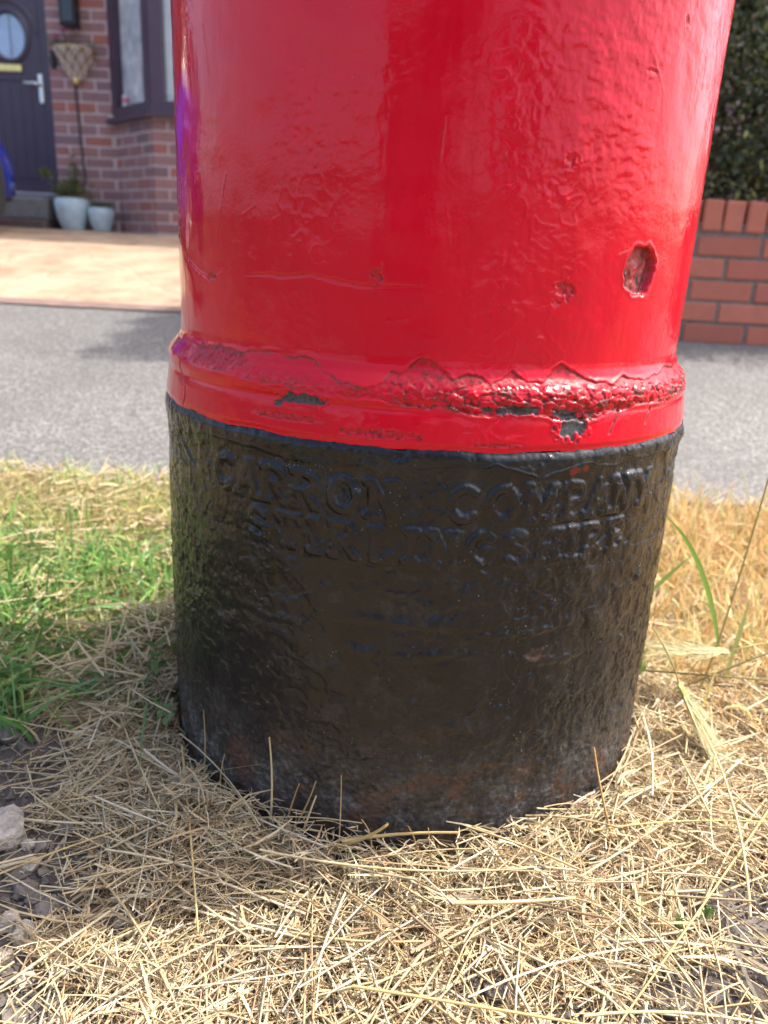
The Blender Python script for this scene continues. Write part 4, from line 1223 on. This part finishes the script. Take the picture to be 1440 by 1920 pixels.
def blades(n, x0, x1, y0, y1, hmin, hmax, wmin, wmax, cols, dens=None, lean=.5, k=5, cl=None):
    m = n * 5
    x = rng.uniform(x0, x1, m); y = rng.uniform(y0, y1, m)
    if cl:      # clumped
        cxs = rng.uniform(x0, x1, cl); cys = rng.uniform(y0, y1, cl)
        q = rng.integers(0, cl, m); x = .5 * x + .5 * (cxs[q] + rng.normal(0, .02, m)); y = .5 * y + .5 * (cys[q] + rng.normal(0, .02, m))
        sel = rng.uniform(size=m) < .5; x[sel] = cxs[q][sel] + rng.normal(0, .018, sel.sum()); y[sel] = cys[q][sel] + rng.normal(0, .018, sel.sum())
    kp = (np.hypot(x, y) > .245) & (y < edgeY(x) - .03)
    if dens is not None: kp &= rng.uniform(size=m) < dens(x, y)
    x = x[kp][:n]; y = y[kp][:n]; n = len(x)
    h = rng.uniform(hmin, hmax, n); az = rng.uniform(0, 2 * math.pi, n); ln_ = np.abs(rng.normal(0, lean, n)) + .1
    z = soil_h(np.column_stack([x, y])) + .002
    t = np.linspace(0, 1, k)
    P = np.zeros((n, k, 3))
    P[..., 0] = x[:, None] + (np.cos(az) * ln_ * h)[:, None] * t ** 1.6
    P[..., 1] = y[:, None] + (np.sin(az) * ln_ * h)[:, None] * t ** 1.6
    P[..., 2] = z[:, None] + h[:, None] * (t - .35 * np.minimum(ln_, 1.4)[:, None] * t ** 2.2)
    ok = (np.hypot(P[..., 0], P[..., 1]) > .238).all(1)
    P = P[ok]; n = len(P)
    wd = rng.uniform(wmin, wmax, n)[:, None] * (1 - t ** 2 * .92)[None]
    C_ = np.asarray(cols)[rng.integers(0, len(cols), n)] * rng.uniform(.75, 1.2, (n, 1))
    return strands(P, wd, C_, 2)
GREEN = [(.08, .25, .055), (.12, .32, .065), (.10, .28, .085), (.17, .36, .085), (.25, .40, .11), (.40, .44, .16)]
YEL = [(.56, .50, .24), (.64, .56, .30), (.70, .58, .32), (.52, .48, .18), (.40, .44, .15)]
DRY = [(.72, .52, .24), (.76, .59, .30), (.68, .46, .20), (.78, .65, .40), (.56, .34, .15), (.50, .47, .18)]
def d_green(x, y):
    nz = fbm(np.column_stack([x, y, x * 0]), 9, 3, 31.)
    return sstep(-.20, -.27, x) * sstep(-.10, -.02, y + .25 * nz) * sstep(.42, .22, y + .3 * nz) * (.25 + .9 * sstep(-.25, .2, nz))
def d_edge(x, y): return sstep(.30, .45, y + .1 * fbm(np.column_stack([x, y, x * 0]), 9, 2, 3.)) * (x < .05)
def d_right(x, y): return sstep(.18, .26, x) * sstep(-.12, .1, y)
parts = [blades(4400, -.9, -.18, -.12, .50, .03, .085, .0013, .0032, GREEN, d_green, 1.1, 5, 200),
         lying(4800, .05, .4, .0006, .0013, -.9, -.22, -.05, .62, 4, 3, 14, 2.6, .05),
         blades(2600, -.9, -.18, -.12, .55, .02, .06, .0008, .0018, YEL, None, .9, 4),
         blades(4200, -1.2, .1, .28, .68, .02, .065, .0010, .0024, YEL + GREEN[3:], d_edge, .7, 4, 260)]
V, Q, C = merge(parts)
tag(link('green_grass', fast_mesh('green_grass', V, Q, M['grass'], False, C)), 'green and yellowing grass growing on the verge left of the black base', 'grass', kind='stuff')
parts = [blades(7500, .15, 1.25, -.15, .70, .03, .09, .0009, .0022, DRY, d_right, .6, 5, 320),
         blades(700, .15, 1.2, .05, .70, .04, .09, .0009, .0018, GREEN[3:] + YEL, d_right, .6, 5),
         blades(6000, -1.6, 1.6, -1.4, -.5, .02, .06, .0008, .0016, DRY + GREEN, None, .7, 4),
         blades(3000, -1.7, -.45, -.6, .5, .02, .06, .0010, .0020, DRY + GREEN, None, .8, 4),
         blades(2500, .45, 1.7, -.6, .1, .02, .06, .0010, .0020, DRY, None, .8, 4)]
V, Q, C = merge(parts)
tag(link('dry_standing_grass', fast_mesh('dry_standing_grass', V, Q, M['grass'], False, C)), 'golden dried grass standing on the verge right of the black base', 'grass', kind='stuff')

# tall stems at the right
def tall(name, pts, r0, r1, col, label, node=None):
    V, Q, C = stem(pts, r0, r1, col, 6, 14)
    e = link(name, fast_mesh(name, V, Q, M['grass'], True, C))
    return tag(e, label, 'grass', 'tall grass stems')
tall('tall_grass', ((.325, .03, .02), (.352, .055, .115), (.371, .06, .34)), .0010, .0008, (.36, .38, .15), 'tallest green grass stem rising past the right edge')
tall('tall_grass', ((.29, .02, .03), (.38, .03, .075), (.47, .06, .10)), .0013, .0010, (.24, .22, .09), 'thin olive grass stem slanting low to the right')
tall('tall_grass', ((.23, .04, .045), (.31, .02, .055), (.42, .0, .065)), .0012, .0009, (.26, .25, .10), 'thin grass stem lying level across the dry grass at right')
def blade_thing(pts, w0, col, label, tipw=.1):
    pts = np.array(pts, float); k = 12; t = np.linspace(0, 1, k)
    P = ((1 - t) ** 2)[:, None] * pts[0] + (2 * t * (1 - t))[:, None] * pts[1] + (t ** 2)[:, None] * pts[2]
    d = P[-1] - P[0]; s = np.cross(d, (0, 1, .3)); s /= np.linalg.norm(s)
    up = np.array((0, -.25, .1)) * w0
    wv = w0 * np.sin(np.clip(t * 2.6 + .5, 0, math.pi)) ; wv[-1] = w0 * tipw
    V = np.stack([P - s * wv[:, None], P + up, P + s * wv[:, None]], 1).reshape(-1, 3)
    i = np.arange(k * 3).reshape(k, 3)
    Q = np.concatenate([np.stack([i[:-1, j], i[:-1, j + 1], i[1:, j + 1], i[1:, j]], -1).reshape(-1, 4) for j in (0, 1)])
    e = link('broad_grass', fast_mesh('broad_grass', V, Q, M['grass'], True, np.tile(col, (len(V), 1))))
    return tag(e, label, 'grass', 'broad grass blades')
blade_thing(((.352, .06, .07), (.318, .06, .185), (.266, .06, .222)), .0028, (.20, .38, .07), 'bright green broad blade curving beside the black base at right')
blade_thing(((.262, .06, .125), (.280, .06, .150), (.302, .06, .176)), .0030, (.25, .36, .10), 'pale green blade crossing the bright green blade at right')
blade_thing(((.366, .06, .03), (.372, .06, .09), (.374, .06, .130)), .0030, (.36, .42, .16), 'short upright sage green blade among the dry grass at right')

# wall barley heads
def barley(base, tip, label, n=15, col=(.48, .50, .20), awn=.045, sd=1):
    rg = np.random.default_rng(sd)
    base = np.array(base); tip = np.array(tip); ax = tip - base; L = np.linalg.norm(ax); ax /= L
    s = np.cross(ax, (0, 0, 1.)); s /= np.linalg.norm(s); q = np.cross(s, ax)
    e = empty('barley_head', tuple(base), label, 'barley head', 'barley seed heads')
    gr = MB(); parts = []
    for k in range(n):
        t = k / n
        for sd_ in (-1, 0, 1):
            c = ax * L * t + s * sd_ * .0028 * (1 - .4 * t)
            d = (ax + s * sd_ * .30 + q * .12).astype(float); d /= np.linalg.norm(d)
            gr.tube([c, c + d * .004, c + d * .009, c + d * .012], [.0008, .0019, .0016, .0005], 5)
            for r in range(4):
                dd = ax + s * (sd_ * .34 + rg.normal(0, .16)) + q * rg.normal(.12, .14); dd /= np.linalg.norm(dd)
                a0 = c + d * .011; Lw = awn * rg.uniform(.7, 1.2)
                P = np.array([a0, a0 + dd * Lw * .5, a0 + dd * Lw + ax * .004])
                parts.append(strands(P[None], np.array([[.00040, .00032, .00014]]), np.array([(.78, .74, .46)]), 3))
    me = gr.mesh('grains', None, True)
    a = me.attributes.new('col', 'FLOAT_COLOR', 'POINT'); a.data.foreach_set('color', np.tile((*col, 1), len(me.vertices)).astype(np.float32))
    me.materials.append(M['grass']); link('grains', me, e)
    V, Q, C = merge(parts); link('awns', fast_mesh('awns', V, Q, M['grass'], True, C), e)
    st = base - ax * .05 + np.array((0, .02, .0))
    V, Q, C = stem((st - base, -ax * .02 + np.array((0, .004, .004)), (0, 0, 0)), .0009, .0008, (.40, .38, .14), 5, 8)
    link('stalk', fast_mesh('stalk', V, Q, M['grass'], True, C), e)
    return e
barley((.268, -.060, .088), (.296, -.072, .036), 'pale green bearded barley head hanging over straw right of the base', sd=2)
barley((.346, .02, .085), (.290, .02, .080), 'smaller bleached barley head lying level behind the green one', 12, (.56, .50, .26), .034, 3)

# weed at the left foot of the box
def weed(name, loc, sprigs, label, size, cat='weed', sd=1, cols=((.07, .17, .05), (.10, .22, .06), (.055, .13, .045))):
    rg = np.random.default_rng(sd)
    e = empty(name, loc, label, cat)
    for pts in sprigs:
        pts = np.array(pts, float)
        MB().tube([tuple(p) for p in pts], [.0011] * (len(pts) - 1) + [.0006], 5).obj('stem', simple('weed_stem', (.10, .15, .05), .6), e)
        n = max(3, int(len(pts) * 2.4))
        for k in range(n):
            t = (k + .6) / n * (len(pts) - 1); i0 = min(int(t), len(pts) - 2); f = t - i0
            p = pts[i0] * (1 - f) + pts[i0 + 1] * f
            for sgn in (-1, 1):
                ax = pts[i0 + 1] - pts[i0]; ax /= np.linalg.norm(ax)
                sd_ = np.cross(ax, (0, -.5, 1)); sd_ /= np.linalg.norm(sd_)
                d = sd_ * sgn + ax * .6 + rg.normal(0, .25, 3); d /= np.linalg.norm(d)
                nn = np.cross(d, ax); nn /= np.linalg.norm(nn); wv = np.cross(nn, d)
                L = size * rg.uniform(.7, 1.25); W = L * .24
                V = np.array([p, p + d * L * .35 + wv * W, p + d * L * .75 + wv * W * .7, p + d * L, p + d * L * .75 - wv * W * .7, p + d * L * .35 - wv * W, p + d * L * .5 - nn * L * .07])
                Q = np.array([(0, 1, 6), (1, 2, 6), (2, 3, 6), (3, 4, 6), (4, 5, 6), (5, 0, 6)])
                c = np.array(cols[rg.integers(0, len(cols))]) * rg.uniform(.8, 1.2)
                link('leaf', fast_mesh('leaf', V, Q, M['leaf'], True, np.tile(c, (7, 1))), e)
    return e
weed('knotgrass_weed', (-.262, -.052, .012), [((0, 0, 0), (.004, -.012, .02), (.016, -.03, .026), (.028, -.048, .034), (.040, -.062, .030)), ((0, 0, 0), (-.004, -.004, .03), (.010, -.014, .05), (.018, -.018, .062)), ((0, 0, 0), (.006, .0, .02), (.012, -.006, .045), (.010, .0, .075)), ((0, 0, 0), (-.02, -.01, .02), (-.045, -.012, .028), (-.07, -.006, .024))], 'dark green small leaved weed creeping against the left foot of the black base', .0105, sd=4)
weed('clover_weed', (-.335, .045, .01), [((0, 0, 0), (-.01, -.02, .02), (-.03, -.03, .03)), ((0, 0, 0), (.02, -.015, .025), (.04, -.02, .03)), ((0, 0, 0), (0, -.005, .03), (.01, -.01, .045))], 'low dark leafy weed in the green grass further left of the base', .010, sd=6)
for (x, y, sd, lb) in ((.214, -.276, 8, 'tiny green seedling in the straw lower right, the darker left one'), (.239, -.266, 9, 'tiny green seedling in the straw lower right, the paler right one')):
    h = float(soil_h(np.array([[x, y]]))[0]) + .010
    weed('seedling', (x, y, h), [((0, 0, 0), (.001, 0, .006), (.002, -.001, .012))], lb, .0045, 'seedling', sd, ((.09, .22, .05), (.14, .30, .06)))['group'] = 'seedlings in the straw'
weed('verge_seedling', (.245, .005, .055), [((0, 0, 0), (-.002, 0, .015), (-.003, -.002, .03))], 'small bright leaf sprig beside the right edge of the base', .014, 'seedling', 12, ((.22, .38, .08), (.30, .40, .14)))

# ------------------------------------------------------------------ stones and clods
def rock(seed, rad, mat, name='stone', flat=.75):
    rg = np.random.default_rng(seed)
    n1, n2 = 12, 9
    V = []
    for a in range(n2 + 1):
        p = math.pi * a / n2
        for b in range(n1):
            t = 2 * math.pi * b / n1
            V.append((math.sin(p) * math.cos(t), math.sin(p) * math.sin(t), math.cos(p)))
    V = np.array(V)
    f = 1 + .35 * pn(V * 1.3 + seed * 7.1) + .16 * pn(V * 3.1 + seed * 3.3)
    # facets
    for k in range(7):
        nrm_ = rg.normal(size=3); nrm_ /= np.linalg.norm(nrm_)
        h = (V * f[:, None]) @ nrm_; lim = rg.uniform(.62, .85)
        f = np.where(h > lim, f * lim / np.maximum(h, 1e-3), f)
    V = V * f[:, None] * rad * np.array([1, .9, flat])
    i = np.arange((n2 + 1) * n1).reshape(n2 + 1, n1); j = np.roll(i, -1, 1)
    Q = np.stack([i[:-1], i[1:], j[1:], j[:-1]], -1).reshape(-1, 4)
    return fast_mesh(name, V, Q, mat, False)
STONES = [(-.318, -.243, .027, 0, 'largest pale rough stone at the left edge of the straw'), (-.276, -.313, .0105, 0, 'whitish angular stone by the left edge, above its neighbour'), (-.256, -.324, .0115, 0, 'whitish blocky stone just right of the angular one at left'), (-.262, -.344, .0085, 0, 'small pale stone low at the left edge'), (-.240, -.357, .0085, 0, 'pale rounded stone nearest the lower left corner'), (-.292, -.250, .0065, 0, 'small pinkish pebble below the largest pale stone'), (-.254, -.299, .0115, 1, 'grey brown clod between the white stones and the straw'), (-.276, -.287, .0095, 1, 'dark clod just above the white stones at left'), (-.266, -.292, .0075, 1, 'dark small clod touching the grey brown clod'), (-.196, -.307, .0060, 0, 'tiny white stone in the bare gap among the straw'), (-.281, -.268, .0085, 0, 'pale pebble between the largest stone and the dark clods'), (-.272, -.224, .010, 1, 'dark clod half under straw right of the largest stone'), (.076, -.337, .010, 1, 'dark clod in the bare gap at the bottom centre'), (.200, -.341, .009, 1, 'grey clod at the bottom right among thin straw'), (.222, -.348, .011, 1, 'larger grey clod at the bottom right corner'), (-.380, -.107, .016, 1, 'grey flat clod at the left edge below the green grass')]
for k, (x, y, r, dk, lb) in enumerate(STONES):
    h = float(soil_h(np.array([[x, y]]))[0])
    o = link('clod' if dk else 'stone', rock(k + 2, r, M['stonedark'] if dk else M['stonepale'], 'clod' if dk else 'stone'), None, (x, y, h + r * .42), (0, 0, k * 1.3))
    tag(o, lb, 'clod' if dk else 'stone', 'stones and clods on the bare soil')
# crumbs of soil
rg = np.random.default_rng(31)
base = [rock(50 + k, 1.0, None) for k in range(4)]
bV = []
for b in base:
    v = np.zeros(len(b.vertices) * 3, np.float32); b.vertices.foreach_get('co', v); bV.append(v.reshape(-1, 3))
# cheap crumbs: octahedra jittered
oV = np.array([(1, 0, 0), (-1, 0, 0), (0, 1, 0), (0, -1, 0), (0, 0, 1), (0, 0, -1)], float)
oQ = np.array([(0, 2, 4), (2, 1, 4), (1, 3, 4), (3, 0, 4), (2, 0, 5), (1, 2, 5), (3, 1, 5), (0, 3, 5)])
n = 16000
x = rg.uniform(-.5, .5, n); y = rg.uniform(-.47, .15, n)
kp = (np.hypot(x, y) > .24) & (rg.uniform(size=n) < 1.05 - .9 * straw_density(x, y)); x = x[kp]; y = y[kp]; n = len(x)
r = np.exp(rg.normal(math.log(.0019), .5, n))
z = soil_h(np.column_stack([x, y])) + r * .3
V = np.column_stack([x, y, z])[:, None] + oV[None] * r[:, None, None] * rg.uniform(.5, 1.2, (n, 6, 1)) + rg.normal(0, .25, (n, 6, 3)) * r[:, None, None]
Q = (oQ[None] + (np.arange(n) * 6)[:, None, None]).reshape(-1, 3)
tag(link('soil_crumbs', fast_mesh('soil_crumbs', V.reshape(-1, 3), Q, M['stonedark'], False)), 'crumbs of dry grey soil on the bare patches', 'soil', kind='stuff')

# ------------------------------------------------------------------ unseen house and trees, added behind the viewpoint to break up paint reflections
oh = empty('reflection_house', (-3, -17, -.1), 'unseen brick house added behind the viewpoint to break up the paint reflections', 'house')  # added out of view, only to give the red paint something to reflect
MB().box((0, -3, 2.6), (8, 6, 5.2)).obj('wall', M['brickwork'], oh)
MB().add([(-4.3, .3, 5.1), (4.3, .3, 5.1), (4.3, -3, 7.6), (-4.3, -3, 7.6), (-4.3, -6.3, 5.1), (4.3, -6.3, 5.1)], [(0, 1, 2, 3), (3, 2, 5, 4), (0, 3, 4), (1, 5, 2)]).obj('roof', M['roof'], oh)
for wx in (-2.4, 2.4):
    for wz in (1.4, 3.9): MB().box((wx, .02, wz), (1.8, .08, 1.2)).obj('window', M['darkglass'], oh)
MB().box((0, .02, 1.05), (.95, .08, 2.1)).obj('door', M['door'], oh)
def tree(loc, h, rad, label, sd, n=5200):
    rg = np.random.default_rng(sd)
    e = empty('reflection_tree', loc, label, 'tree', 'unseen trees added for reflections')  # invented tree out of view; trunk and crown reflect dark in the paint
    MB().tube([(0, 0, -.1), (.05, 0, h * .25), (-.03, .05, h * .5), (0, 0, h * .85)], [.17, .13, .10, .03], 10).obj('trunk', M['wood'], e, smooth=True)
    cs = []
    for k in range(46):
        d = rg.normal(size=3); d /= np.linalg.norm(d); d *= rad * rg.uniform(.35, 1.0) ** .6
        cs.append((d[0], d[1], h * .66 + d[2] * .85))
    for k in range(6):
        c = cs[k]; MB().tube([(0, 0, h * .35), (c[0] * .5, c[1] * .5, h * .5), c], [.06, .04, .015], 6).obj('limb', M['wood'], e)
    V, Q, C = leaves(cs, n, .16, [(.04, .08, .025), (.06, .11, .035), (.03, .06, .02)], (rad * .16,) * 3, .1, sd)
    link('crown', fast_mesh('crown', V, Q, M['leaf'], False, C), e)
tree((1.3, -9.6, -.1), 6.2, 2.0, 'unseen broad leafy tree added behind the viewpoint for a dark reflection, nearer one', 41)
tree((6.5, -11.5, -.1), 5.0, 1.8, 'unseen rounder tree added behind the viewpoint to break up reflections, further one', 42)
